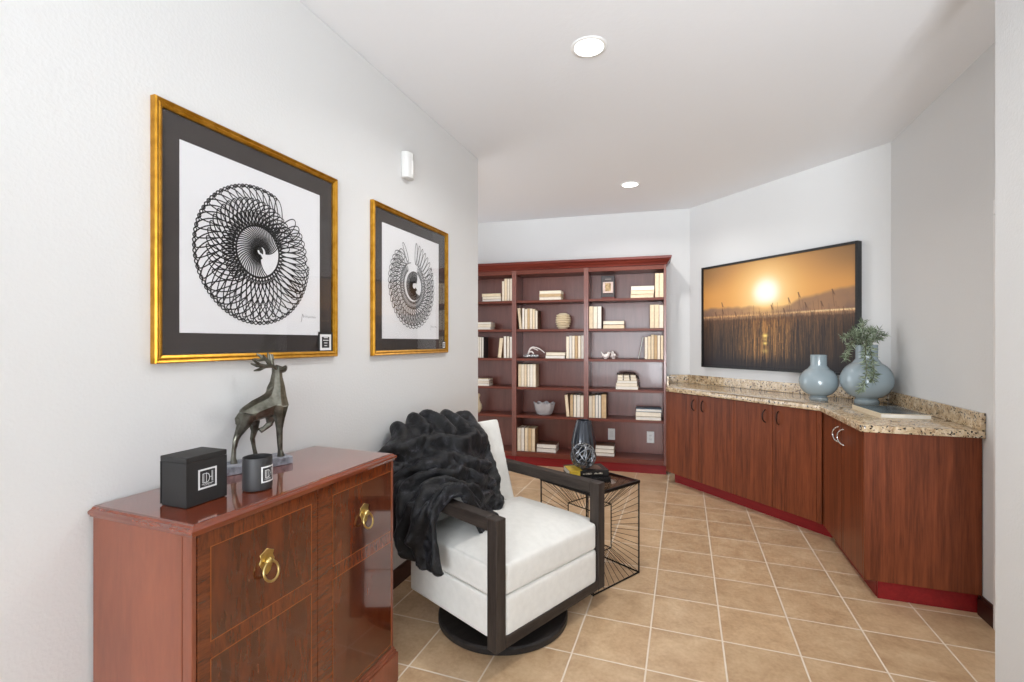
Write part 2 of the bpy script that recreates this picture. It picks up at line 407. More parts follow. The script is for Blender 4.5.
# top shelf
stack(-1.976, -1.742, SH[0], 3, [.027, .028, .034], 'left', 'top', 'beside four uprights')
upright(-1.735, -1.610, SH[0], [.225, .252, .25, .25], 'left', 'top', 'against the divider', pages=['cream2', 'cream', 'cream2', 'cream2'])
stack(-1.312, -1.062, SH[0], 3, [.035, .034, .034], 'middle', 'top', 'standing alone', pages=['cream2', 'cream3', 'cream2'])
stack(-.345, -.101, SH[0], 3, [.04, .04, .044], 'right', 'top', 'beside two thick uprights', pages=['cream', 'cream', 'white_page'])
upright(-.098, -.0125, SH[0], [.252, .25], 'right', 'top', 'at the right end', pages=['cream', 'cream'], covers=['cover_tan', 'cover_cream'])
# second shelf
stack(-2.10, -1.86, SH[1], 3, [.03, .026, .028], 'left', 'second', 'next to the wall end', pages=['white_page', 'cream2', 'white_page'])
upright(-1.556, -1.325, SH[1], [.235, .235, .225, .23, .228, .222, .205], 'middle', 'second', 'beside the ribbed pot', pages=['cream', 'white_page', 'cream2', 'cream3', 'cream2', 'cream', 'cream2'], lean={0: -.10})
upright(-.768, -.635, SH[1], [.24, .238, .238], 'right', 'second', 'at the left end', pages=['cream', 'cream2', 'white_page'], covers=['cover_tan', 'cover_cream', 'cover_brown'])
stack(-.630, -.40, SH[1], 2, [.042, .042], 'right', 'second', 'beside three uprights', pages=['cream', 'cream2'], covers=['cover_tan', 'cover_brown'])
upright(-.148, -.0125, SH[1], [.245, .245, .24], 'right', 'second', 'at the right end', pages=['cream', 'cream', 'cream2'], covers=['cover_tan', 'cover_cream', 'cover_tan'])
# third shelf
upright(-2.05, -1.945, SH[2], [.24, .24, .235, .235], 'left', 'third', 'next to the wall end', covers=['cover_dark', 'cover_dark', 'cover_cream', 'cover_dark'], pages=['white_page'])
upright(-1.785, -1.612, SH[2], [.225, .245, .245, .24], 'left', 'third', 'against the divider', lean={0: .11}, pages=['cream', 'white_page', 'cream2', 'white_page'], wd=[1.35, 1, 1, 1])
stack(-1.245, -1.02, SH[2], 2, [.035, .032], 'middle', 'third', 'beside the white antler', pages=['white_page', 'cream2'])
upright(-1.012, -.822, SH[2], [.24, .25, .248, .248, .248, .252], 'middle', 'third', 'at the right end', pages=['cream2', 'white_page', 'cream2', 'cream3', 'cream2', 'white_page'])
upright(-.265, -.207, SH[2], [.235], 'right', 'third', 'with dark cover leaning on six others', lean={0: .2}, covers=['cover_dark'], pages=['white_page'])
upright(-.199, -.0125, SH[2], [.232, .24, .258, .255, .25, .25], 'right', 'third', 'at the right end', pages=['cream2', 'cream', 'cream', 'cream3', 'cream2', 'cream'])
# fourth shelf
stack(-2.11, -1.885, SH[3], 3, [.03, .024, .026], 'left', 'fourth', 'next to the wall end', pages=['white_page', 'cream2', 'white_page'], covers=['cover_cream', 'cover_brown', 'cover_cream'])
upright(-1.545, -1.345, SH[3], [.252]*6, 'middle', 'fourth', 'at the left end', pages=['cream', 'cream2', 'cream', 'cream2', 'white_page', 'cream2'])
gz = stack(-.5, -.26, SH[3], 5, [.034, .03, .028, .03, .03], 'right', 'fourth', 'under the bead garland', pages=['white_page', 'cream2', 'white_page', 'cream2', 'cream2'], covers=['cover_cream'], shrink=.0055, dp=.16)
# fifth shelf
upright(-1.032, -.824, SH[4], [.238, .24, .24, .24, .236], 'middle', 'fifth', 'at the right end', pages=['cream', 'cream3', 'cream2', 'white_page', 'cream2'], covers=['cover_tan', 'cover_brown', 'cover_dark', 'cover_cream', 'cover_tan'], lean={0: -.09})
upright(-.768, -.585, SH[4], [.235, .24, .245, .245, .255], 'right', 'fifth', 'at the left end', pages=['cream2', 'cream', 'white_page', 'white_page', 'cream3'], covers=['cover_cream', 'cover_tan', 'cover_dark', 'cover_dark', 'cover_brown'], wd=[1, 1, 1, .9, 1.7])
stack(-.295, -.03, SH[4], 3, [.035, .05, .03], 'right', 'fifth', 'topped by a blue cover', pages=['white_page', 'cream2', 'white_page'], covers=['cover_cream', 'cover_brown', 'cover_blue'], dp=.19, offs=[0, 0, .004])
# bottom shelf
upright(-1.553, -1.352, FLOORZ, [.255, .258, .258, .256, .256], 'middle', 'bottom', 'at the left end', pages=['cream2', 'white_page', 'cream', 'cream3', 'cream'], covers=['cover_cream', 'cover_tan', 'cover_brown', 'cover_cream', 'cover_tan'])
stack(-1.345, -1.118, FLOORZ, 2, [.045, .046], 'middle', 'bottom', 'beside five uprights', pages=['white_page', 'white_page'], covers=['cover_brown'], dp=.19)
stack(-.745, -.502, FLOORZ, 3, [.036, .038, .04], 'right', 'bottom', 'behind the black vase', pages=['white_page'], covers=['cover_brown', 'cover_cream', 'cover_brown'], dp=.18)

# ------------------------------------------------------------------ shelf ornaments
def ornament(name, label, cat, u, v, z, rz=0): return thing(name, label, cat, bkpt(u, v, z+.0005), A4+rz)
t = ornament('display_box', 'dark glossy box with a pale square picture on its front, top shelf right bay', 'box', -.573, .06, SH[0])
MB().box(-.07, .07, 0, .1, .018, .245, .004).build('case', plain('dark_lacquer_box', (38, 22, 20), .35), t)
MB().box(-.062, .068, -.002, .1, 0, .018, .002).build('base', M['crown'], t)
MB().box(-.052, .054, -.003, 0.001, .062, .178).build('picture', plain('pale_picture_border', (196, 172, 160), .4, var=18), t)
MB().box(-.028, .03, -.0045, -.0025, .08, .165).build('motif', plain('gold_motif', (150, 120, 70), .4, var=45), t)
MB().box(-.03, .035, -.0025, .001, .2, .214).build('title_strip', plain('grey_strip', (104, 92, 86), .4), t)
MB().box(-.052, .054, -.0035, .001, .05, .06).build('lower_band', M['base_dark'], t)
t = tag(None or MB().lathe([(.045, 0), (.05, .004), (.056, .014)]+[(x, z) for k in range(6) for x, z in ((.052+.018*math.sin(PI*(k+.6)/6.6), .018+k*.024), (.067+.018*math.sin(PI*(k+.6)/6.6), .024+k*.024), (.067+.018*math.sin(PI*(k+.6)/6.6), .033+k*.024), (.052+.018*math.sin(PI*(k+.6)/6.6), .039+k*.024))]+[(.05, .163), (.042, .172), (.04, .172), (.036, .15), (.02, .05)], 40).build('ribbed_pot', M['pottery'], None, 60, bkpt(-1.057, .11, SH[1]+.0005)),
      'beige pottery pot with bulging horizontal ribs on the second shelf', 'vase')
# white coral / antler ornament
t = ornament('antler_ornament', 'white antler ornament on a silver lump, third shelf of the middle bay', 'ornament', -1.40, .10, SH[2])
def arc(p0, p1, p2, n=10):
    p0, p1, p2 = map(Vector, (p0, p1, p2)); return [p0*(1-k/n)**2+p1*2*(k/n)*(1-k/n)+p2*(k/n)**2 for k in range(n+1)]
a_ = MB()
a_.tube(arc((-.05, 0, .03), (-.03, -.01, .15), (.04, 0, .115)), [.009]*6+[.008]*3+[.007]*2, 8)
a_.tube(arc((-.03, 0, .10), (.05, -.01, .15), (.135, .01, .06), 12), [.009-.0004*k for k in range(13)], 8)
a_.tube(arc((0, 0, .115), (.03, .01, .10), (.06, .02, .085)), .006, 8)
a_.tube(arc((-.045, 0, .06), (0, -.02, .09), (.02, -.03, .05)), .008, 8)
a_.build('antler', M['white_ceramic'], t, 60)
l_ = MB()
for k in range(9):
    l_.sphere((-.09+.018*k, random.uniform(-.02, .02), .018+random.uniform(0, .014)), .018+random.uniform(0, .008), 10, 7, (1.1, 1, .8))
l_.build('silver_base', plain('silver_crystal', (200, 200, 200), .2, .6, nz=(70, .9, .006)), t)
def bird(u, rz, label, s, up):
    t = ornament('bird_figurine', label, 'figurine', u, .09, SH[2], rz)
    b = MB()
    b.tube([(-.046*s, 0, .062*s+up), (-.03*s, 0, .046*s), (-.012*s, 0, .034*s), (.012*s, 0, .032*s), (.026*s, 0, .042*s), (.033*s, 0, .06*s), (.036*s, 0, .07*s)],
           [.004*s, .012*s, .026*s, .03*s, .022*s, .014*s, .006*s], 14)
    b.sphere((.034*s, 0, .068*s), .0145*s, 14, 10); b.tube([(.044*s, 0, .069*s), (.06*s, 0, .066*s)], [.005*s, .0008*s], 8)
    b.tube([(0, 0, .012*s), (.0, 0, 0)], [.018*s, .017*s], 12)
    b.build('body', M['white_ceramic'], t, 80); return t
bird(-.60, 0, 'white ceramic bird with raised tail, left of two on the third shelf', .95, .016)
bird(-.515, R(115), 'white ceramic bird turned away, right of two on the third shelf', 1.0, -.03)
t = ornament('bead_garland', 'dark beaded garland draped over the book stack on the fourth shelf', 'garland', -.385, .09, gz)
g_ = MB()
def beads(pts, r=.010):
    P = [Vector(p) for p in pts]
    for a, b in zip(P, P[1:]):
        n = max(1, int((b-a).length/(r*1.7)))
        for k in range(n): g_.sphere(a.lerp(b, k/n), r*random.uniform(.85, 1.15), 8, 6)
for off in (-.03, -.008, .02, .045):
    beads([(-.09, off, .006), (-.05, off-.012, .014), (0, off+.01, .016), (.06, off-.01, .014), (.095, off, .005)])
zf = -.068
beads([(-.028, -.03, .012), (-.028, zf, .004), (-.026, zf-.004, -.03), (-.028, zf-.004, -.066)], .0075)
beads([(.034, -.03, .012), (.036, zf, .004), (.04, zf-.004, -.03), (.044, zf-.004, -.066)], .009)
beads([(.088, -.03, .006), (.112, -.01, -.012), (.124, 0, -.04), (.133, 0.0, -.085), (.135, 0, -.135)], .009)
g_.build('beads', M['beads'], t, 80)
tag(MB().lathe([(.022, 0), (.03, .01), (.05, .05), (.046, .09), (.022, .14), (.018, .17), (.03, .2), (.024, .215), (.02, .215), (.014, .17)], 32).build('stone_vase', M['pottery'], None, 60, bkpt(-2.035, .08, SH[4]+.0005)),
    'narrow pale vase half hidden by the left wall end, fifth shelf', 'vase')
# glass bowl with scalloped rim
bw = MB(); n_ = 48; b_ = bw.bm; rings = []
for r, z, sc_ in ((.066, .0, 0), (.085, .012, .02), (.105, .06, .06), (.118, .132, .10), (.111, .132, .10), (.098, .06, .06), (.066, .014, 0)):
    rings.append([b_.verts.new((r*(1+sc_*.6*math.cos(8*2*PI*i/n_))*math.cos(2*PI*i/n_), r*(1+sc_*.6*math.cos(8*2*PI*i/n_))*math.sin(2*PI*i/n_)*.8, z+sc_*.09*math.cos(8*2*PI*i/n_))) for i in range(n_)])
for a, c in zip(rings, rings[1:]):
    for i in range(n_): b_.faces.new((a[i], a[(i+1) % n_], c[(i+1) % n_], c[i]))
b_.faces.new(rings[0][::-1]); b_.faces.new(rings[-1])
tag(bw.build('glass_bowl', M['crystal'], None, None, bkpt(-1.27, .12, SH[4]+.0005)), 'scalloped pressed glass bowl alone on the fifth shelf of the middle bay', 'bowl')
# wall plates on the back panel
def plate(u, z, duplex, label):
    t = thing('wall_outlet', label, 'outlet', bkpt(u, DEP-.0125, z), A4)
    MB().box(-.038, .038, -.006, 0, -.062, .062, .003).build('cover_plate', M['white_plastic'], t)
    if duplex:
        for s in (-1, 1):
            o = MB().lathe([(.017, 0), (.017, .003), (.015, .004)], 24, Matrix.Translation((0, -.0062, s*.02)) @ Matrix.Rotation(R(90), 4, 'X')).build('socket', M['trim_white'], t, 40)
            MB().box(-.008, -.005, -.0115, -.0095, s*.02-.004, s*.02+.006).box(.005, .008, -.0115, -.0095, s*.02-.004, s*.02+.005).build('slots', M['slot'], o)
    else:
        MB().box(-.017, .017, -.009, -.005, -.034, .034, .002).build('rocker', M['trim_white'], t)
plate(-.552, .33, False, 'plain white wall plate on the bookcase back, left of two, bottom right compartment')
plate(-.139, .318, True, 'white duplex outlet on the bookcase back, right of two, near the cabinets')

# ================================================================== BASE CABINETS
O2 = Vector((-.165, 4.855)); R45 = R(-45)
CT = .876
def arc_handle(parent, x, z0, z1, m, side=0):
    """bow handle standing off a door face (face at y=0, out = -y), belly to the side"""
    pts = []
    for k in range(13):
        a = k/12; s = math.sin(PI*a)
        pts.append((x+side*.022*s, -.006-.022*math.sin(PI*a)**.6 if 0 < k < 12 else 0, z0+(z1-z0)*a))
    return MB().tube(pts, .0045, 8).build('handle', m, parent, 60)
def unit(name, label, origin, rz, u0, u1, dep, doors, pull, toe, group, fill=None, poly=None):
    t = thing(name, label, 'cabinet', (origin.x, origin.y, 0), rz, group)
    if poly: MB().prism(poly, .1, CT-.001).build('carcass', M['cab'], t)
    else: MB().box(u0+.001, u1-.001, .021, dep, .1, CT-.001).build('carcass', M['cab'], t)
    for a, b, hx, sd in doors:
        d = MB().box(a+.0015, b-.0015, 0, .0195, .104, CT-.006, .0015).build('door', M['cab'], t)
        arc_handle(d, hx, .733, .828, pull, sd)
    MB().box(toe[0], toe[1], toe[2], toe[2]+.02, 0, .0995).build('toe_kick', M['kick'], t)
    if fill: MB().box(fill[0], fill[1], 0, .0205, .1, CT-.002, .001).build('filler_strip', M['cab'], t)
    return t
unit('base_cabinet', 'cherry base cabinet next to the bookcase, two doors with dark pulls', O2, R45, 0, .774, .545,
     [(.002, .405, .352, -.25), (.405, .774, .452, .25)], M['dark_pull'], (.03, .774, .085), 'base cabinets under the granite counter')
unit('base_cabinet', 'cherry base cabinet under the sunset picture beside the inner corner, dark pulls', O2, R45, .774, 1.482, .545,
     [(.774, 1.118, 1.058, -.25), (1.118, 1.448, 1.165, .25)], M['dark_pull'], (.774, 1.50, .085), 'base cabinets under the granite counter', fill=(1.4495, 1.482))
O3 = Vector((.89, 3.795))
c3 = unit('base_cabinet', 'cherry base cabinet with broad end panel facing the room, two chrome bow pulls', O3, R(-90), .004, .778, .485,
          [(.03, .405, .355, -1), (.405, .772, .45, -1)], M['chrome'], (.02, .745, .066), 'base cabinets under the granite counter', fill=(.004, .0285))
MB().box(.7795, .797, -.002, .486, .1, CT-.002, .002).build('end_panel', M['cab'], c3)
MB().box(.752, .766, .067, .486, 0, .0995).build('toe_kick', M['kick'], c3)
# countertop
ct = thing('granite_countertop', 'speckled beige granite countertop with low backsplash running over the corner cabinets', 'countertop', (0, 0, 0))
e_ = .0015
pts = [(-.164, 4.806), (.865, 3.775), (.865, 2.985), (.88, 2.97), (XR-e_, 2.97), (XR-e_, D1.y-e_), (W0.x+.004, W0.y-.004), (-.164, 5.40)]
MB().prism(pts, CT, .914, .006, 2).build('slab', M['granite'], ct, 30)
MB().box(XR-.022, XR-e_, 2.972, D1.y-.012, .9145, 1.0, .003).build('backsplash', M['granite'], ct)
q0 = W0-nd*.003; q1 = D1-nd*.003; td = Vector((1, -1)).normalized()
MB().prism([q0+td*.01, q1-td*.02, q1-td*.035-nd*.02, q0+td*.01-nd*.02], .9145, 1.0).build('backsplash', M['granite'], ct)
MB().box(-.164, -.144, 5.06, 5.40, .9145, 1.0, .003).prism([(-.144, 5.40), (-.144, 5.38), (.04, 5.40), (.055, 5.42)], .9145, 1.0).build('backsplash', M['granite'], ct)

# ------------------------------------------------------------------ vases
vprof = [(.42, .15), (.46, .19)]+[(math.sqrt(max(.0, 1-((z-.73)/.625)**2)), z) for z in (.24, .32, .42, .52, .62, .73, .84, .95, 1.05, 1.13, 1.2, 1.255)]+[(.45, 1.31), (.42, 1.37), (.415, 1.5), (.42, 1.77), (.43, 1.795), (.4, 1.8), (.38, 1.76), (.37, 1.42), (.6, 1.2), (.85, .8), (.6, .3), (.0, .2)]
def smooth_prof(p, sub=4):
    out = []
    for i in range(len(p)-1):
        p0 = p[max(i-1, 0)]; p1 = p[i]; p2 = p[i+1]; p3 = p[min(i+2, len(p)-1)]
        for k in range(sub):
            t = k/sub
            out.append(tuple(max(0.0, .5*((2*p1[j])+(-p0[j]+p2[j])*t+(2*p0[j]-5*p1[j]+4*p2[j]-p3[j])*t*t+(-p0[j]+3*p1[j]-3*p2[j]+p3[j])*t**3)) for j in (0, 1)))
    return out+[p[-1]]
def vase(x, y, r, label, foot_glass):
    t = thing('bulb_vase', label, 'vase', (x, y, .9145))
    bp = smooth_prof(vprof[:17], 3)+vprof[17:]
    MB().lathe([(max(.001, a*r), b*r*1.456) for a, b in bp], 64, cap=False).build('body', M['vase'], t, 50)
    MB().lathe([(a*r, b*r*1.456) for a, b in ((.001, 0), (.45, 0), (.47, .02), (.46, .12), (.41, .152), (.001, .152))], 48, cap=False).build('foot', M['vase_glass'] if foot_glass else M['vase'], t, 40)
    return t
vase(.94, 4.135, .128, 'smaller grey-blue bulb vase with short neck, standing empty on granite', True)
vase(1.197, 3.992, .157, 'larger grey-blue bulb vase holding a green sprig', False)

# ================================================================== FRAMED SPIRAL DRAWINGS (left wall)
def loft_rect(mb, y0, y1, z0, z1, prof):
    """closed rectangular moulding in the y-z plane; prof = (inset, x)"""
    b = mb.bm; rings = []
    for i, x in prof: rings.append([b.verts.new((x, y, z)) for y, z in ((y0+i, z0+i), (y1-i, z0+i), (y1-i, z1-i), (y0+i, z1-i))])
    for a, c in zip(rings, rings[1:]+rings[:1]):
        for k in range(4): b.faces.new((a[k], a[(k+1) % 4], c[(k+1) % 4], c[k]))
    bmesh.ops.recalc_face_normals(b, faces=b.faces); return mb
def spiral_strokes(kind, cy, cz, ro, ri, mb, w):
    if kind == 1:
        n = 46
        for ring in range(2):
            for k in range(n):
                a = 2*PI*k/n+ring*.03
                if ring == 0 and -.12 < ((a+PI) % (2*PI))-PI < .10 and k % 2: continue
                g = 1-.06*math.sin(a*1.0+.4)
                rr0 = ri*1.02; rr1 = ro*g*(1 if ring == 0 else .80 if math.cos(a-2.4) > -.2 else .97)
                tilt = (.36 if ring == 0 else -.5)*(1 if math.cos(a) < .75 else .12)
                pts = []
                for j in range(26):
                    t = 2*PI*j/26; rad = (rr0+rr1)/2+(rr1-rr0)/2*math.cos(t); wd = ro*.105*math.sin(t)*(.55+.45*(rad/ro))
                    aa = a+tilt*(rad-rr0)/(rr1-rr0)+wd/max(rad, .02)
                    pts.append((cy+rad*math.cos(aa), cz+rad*math.sin(aa)))
                mb.ribbon(pts, w, True)
        # scalloped chain round the rim
        for ph in (0, .5):
            pts = [(cy+(ro*(1-.06*math.sin(a+.4))*(1+.022*math.cos(n*a+ph*2*PI)))*math.cos(a+.36), cz+(ro*(1-.06*math.sin(a+.4))*(1+.022*math.cos(n*a+ph*2*PI)))*math.sin(a+.36)) for a in (2*PI*q/420 for q in range(56, 392))]
            mb.ribbon(pts, w)
        # inner row of petals
        for k in range(30):
            a = .25+PI*1.25*k/30; pts = []
            for j in range(18):
                t = 2*PI*j/18; rad = ri*(1.32+.3*math.cos(t)); aa = a+.11*math.sin(t)
                pts.append((cy+rad*math.cos(aa), cz+rad*math.sin(aa)))
            mb.ribbon(pts, w, True)
        mb.ribbon([(cy+ri*math.cos(2*PI*q/80), cz+ri*math.sin(2*PI*q/80)) for q in range(80)], w*1.2, True)
        # shell whorl with one open bay
        for k in range(44):
            a = R(20)+R(275)*k/43; f = k/43
            ey, ez = cy+.1*ri, cz+.02*ri; ir = ri*(.12+.1*(1-f))
            pts = []
            for j in range(14):
                t = j/13; rad = ir+(ri-ir)*t; aa = a-.55*(1-t)
                pts.append((ey*(1-t)+cy*t+rad*math.cos(aa), ez*(1-t)+cz*t+rad*math.sin(aa)))
            mb.ribbon(pts, w*1.05)
        mb.ribbon([(cy+ri*(.12+.1*q/40)*math.cos(R(-20)+R(330)*q/40), cz+ri*(.12+.1*q/40)*math.sin(R(-20)+R(330)*q/40)) for q in range(41)], w*4)
    else:
        n = 40
        for k in range(n):                         # open loops round the rim, fading to long petals at the top right
            a = R(112)+R(335)*k/n
            top = k > n-9 or k == 0
            rr0, rr1 = (ri*1.03, ro*(1.0 if not top else 1.02)); pts = []
            hw = .115 if not top else .055
            for j in range(26):
                t = 2*PI*j/26; rad = (rr0+rr1)/2+(rr1-rr0)/2*math.cos(t)
                aa = a+(.30 if not top else .05)*(rad-rr0)/(rr1-rr0)+hw*math.sin(t)*ro/max(rad, .03)*(.6+.4*rad/ro)
                pts.append((cy+rad*math.cos(aa), cz+rad*math.sin(aa)))
            mb.ribbon(pts, w, True)
            if not top:
                pts = []
                for j in range(20):
                    t = 2*PI*j/20; rad = ro*(.80+.13*math.cos(t)); aa = a+.1+.13*math.sin(t)
                    pts.append((cy+rad*math.cos(aa), cz+rad*math.sin(aa)))
                mb.ribbon(pts, w, True)
        for k in range(64):                        # lace ring
            a = R(125)+R(300)*k/64; pts = []
            for j in range(14):
                t = 2*PI*j/14; rad = ri*(.86+.15*math.cos(t)); aa = a+.08*math.sin(t)
                pts.append((cy+rad*math.cos(aa), cz+rad*math.sin(aa)))
            mb.ribbon(pts, w*.8, True)
        r2 = ri*.62
        mb.ribbon([(cy+.012+r2*math.cos(2*PI*q/60), cz+r2*math.sin(2*PI*q/60)) for q in range(60)], w, True)
        for k in range(46):
            a = R(70)+R(250)*k/45; pts = []
            for j in range(12):
                t = j/11; rad = r2*(.3+.7*t); aa = a-.6*(1-t)
                pts.append((cy+.012+rad*math.cos(aa), cz+rad*math.sin(aa)))
            mb.ribbon(pts, w)
        mb.ribbon([(cy+.012+r2*.32*math.cos(R(60)+R(270)*q/30), cz+r2*.32*math.sin(R(60)+R(270)*q/30)) for q in range(31)], w*5)
        mb.ribbon([(cy+ri*math.cos(R(100)+R(340)*q/60), cz+ri*math.sin(R(100)+R(340)*q/60)) for q in range(61)], w)
def scribble(mb, y, z, L, w):
    random.seed(9); pts = [(y-.004, z-.022), (y, z-.012), (y+.004, z+.012), (y+.008, z+.008)]
    for k in range(16): pts.append((y+.01+L*k/16, z+(.006 if k % 2 else -.003)*random.uniform(.5, 1.3)))
    return mb.ribbon(pts, w)
def art(name, label, y0, y1, z0, z1, paper, kind, sp, tagbox):
    t = thing(name, label, 'picture', (XL, (y0+y1)/2, z0), 0, 'gold framed spiral drawings')
    oy, oz = (y0+y1)/2, z0
    def L(a, b, c, d): return (a-oy, b-oy, c-oz, d-oz)
    loft_rect(MB(), *L(y0, y1, z0, z1), [(0, .001), (0, .020), (.004, .025), (.009, .0225), (.012, .019), (.016, .021), (.022, .0185), (.025, .016), (.025, .001)]).build('frame', M['gold'], t, 30)
    i = .0265; MB().box(.002, .008, *L(y0+i, y1-i, z0+i, z1-i)).build('mat_board', M['matboard'], t)
    p = MB().box(.0085, .0105, *L(*paper)).build('paper', M['paper'], t)
    ink = MB(); spiral_strokes(kind, sp[0]-oy, sp[1]-oz, sp[2], sp[3], ink, .0042)
    o = ink.build('line_drawing', M['ink'], t); o.location.x = .0113
    s_ = scribble(MB(), paper[1]-.105-oy, paper[2]+.075-oz, .075, .0016).build('signature', M['ink'], t); s_.location.x = .0113
    MB().box(.0125, .0140, *L(y0+i, y1-i, z0+i, z1-i)).build('glass', M['glass'], t)
    a, b, c, d = L(*tagbox)
    g = MB().box(.0146, .0156, a, b, c, d).build('corner_card', M['black_card'], t)
    q = MB(); ww, hh = b-a, d-c
    fr = loft_rect(q, a+.12*ww, b-.12*ww, c+.1*hh, d-.12*hh, [(0, .0157), (0, .0163), (.12*ww, .0163), (.12*ww, .0157)])
    for k, (l_, r_) in enumerate(((.38, .66), (.33, .70), (.4, .62), (.42, .6))): q.box(.0157, .0162, a+l_*ww, a+r_*ww, d-(.3+.13*k)*hh, d-(.26+.13*k)*hh)
    q.build('card_print', M['print'], g)
    return t
art('framed_drawing', 'nearer of two gold framed spiral drawings, hanging on left wall above the stag', .986, 1.784, 1.28, 2.079, (1.068, 1.682, 1.374, 1.979), 1, (1.364, 1.679, .249, .094), (1.667, 1.757, 1.3, 1.389))
art('framed_drawing', 'gold framed spiral shell drawing further along the left wall, below the motion sensor', 2.05, 2.864, 1.275, 2.065, (2.14, 2.754, 1.363, 1.972), 2, (2.443, 1.672, .25, .132), (2.795, 2.835, 1.303, 1.35))

# motion sensor
t = thing('motion_sensor', 'small white motion sensor high on the left wall above second drawing', 'sensor', (XL, 2.375, 2.27))
MB().prism([(.001, -.042), (.03, -.042), (.043, -.032), (.052, .0), (.044, .028), (.024, .042), (.001, .042)], 0, .145, .005).build('housing', plain('sensor_plastic', (214, 213, 210), .4), t, 40)
MB().prism([(.043, -.024), (.0535, .0), (.045, .024), (.042, .0)], .02, .10, .002).build('lens', M['trim_white'], t, 40)
# ceiling lights
for (x, y, lab) in ((-.43, 2.30, 'round recessed ceiling light nearest the camera, lit'), (-.458, 4.43, 'round recessed ceiling light further back near the bookcases, lit')):
    t = thing('ceiling_light', lab, 'light', (x, y, H), 0, 'recessed ceiling lights')
    MB().lathe([(.068, -.001), (.07, -.004), (.084, -.005), (.088, -.001)], 48, cap=False).build('trim_ring', M['lamp_trim'], t, 50)
    MB().lathe([(.001, -.0035), (.069, -.003), (.069, -.001), (.001, -.001)], 48, cap=False).build('diffuser', M['lamp'], t)
    l = bpy.data.lights.new('downlight', 'AREA'); l.shape = 'DISK'; l.size = .13; l.energy = LAMP_W; l.spread = R(150); l.color = (1, .985, .97)
    lo = bpy.data.objects.new('downlight', l); COL.objects.link(lo); lo.location = (x, y, H-.012)

# ================================================================== SUNSET PICTURE
t = thing('framed_photograph', 'wide black framed picture of a sunset over reeds, on the angled wall', 'picture')
t.matrix_world = Matrix(((td.x, nd.x, 0, W0.x-nd.x*.001), (td.y, nd.y, 0, W0.y-nd.y*.001), (0, 0, 1, 0), (0, 0, 0, 1)))
SU0, SU1, SZ0, SZ1 = .208, 1.684, 1.092, 2.096
fm = MB(); b = fm.bm; rings = []
for i, v in [(0, -.002), (0, -.052), (.018, -.052), (.018, -.044), (.018, -.002)]:
    rings.append([b.verts.new((x, v, z)) for x, z in ((SU0+i, SZ0+i), (SU1-i, SZ0+i), (SU1-i, SZ1-i), (SU0+i, SZ1-i))])
for a, c in zip(rings, rings[1:]+rings[:1]):
    for k in range(4): b.faces.new((a[k], a[(k+1) % 4], c[(k+1) % 4], c[k]))
bmesh.ops.recalc_face_normals(b, faces=b.faces)
fm.build('frame', plain('black_float_frame', (24, 23, 23), .45), t)
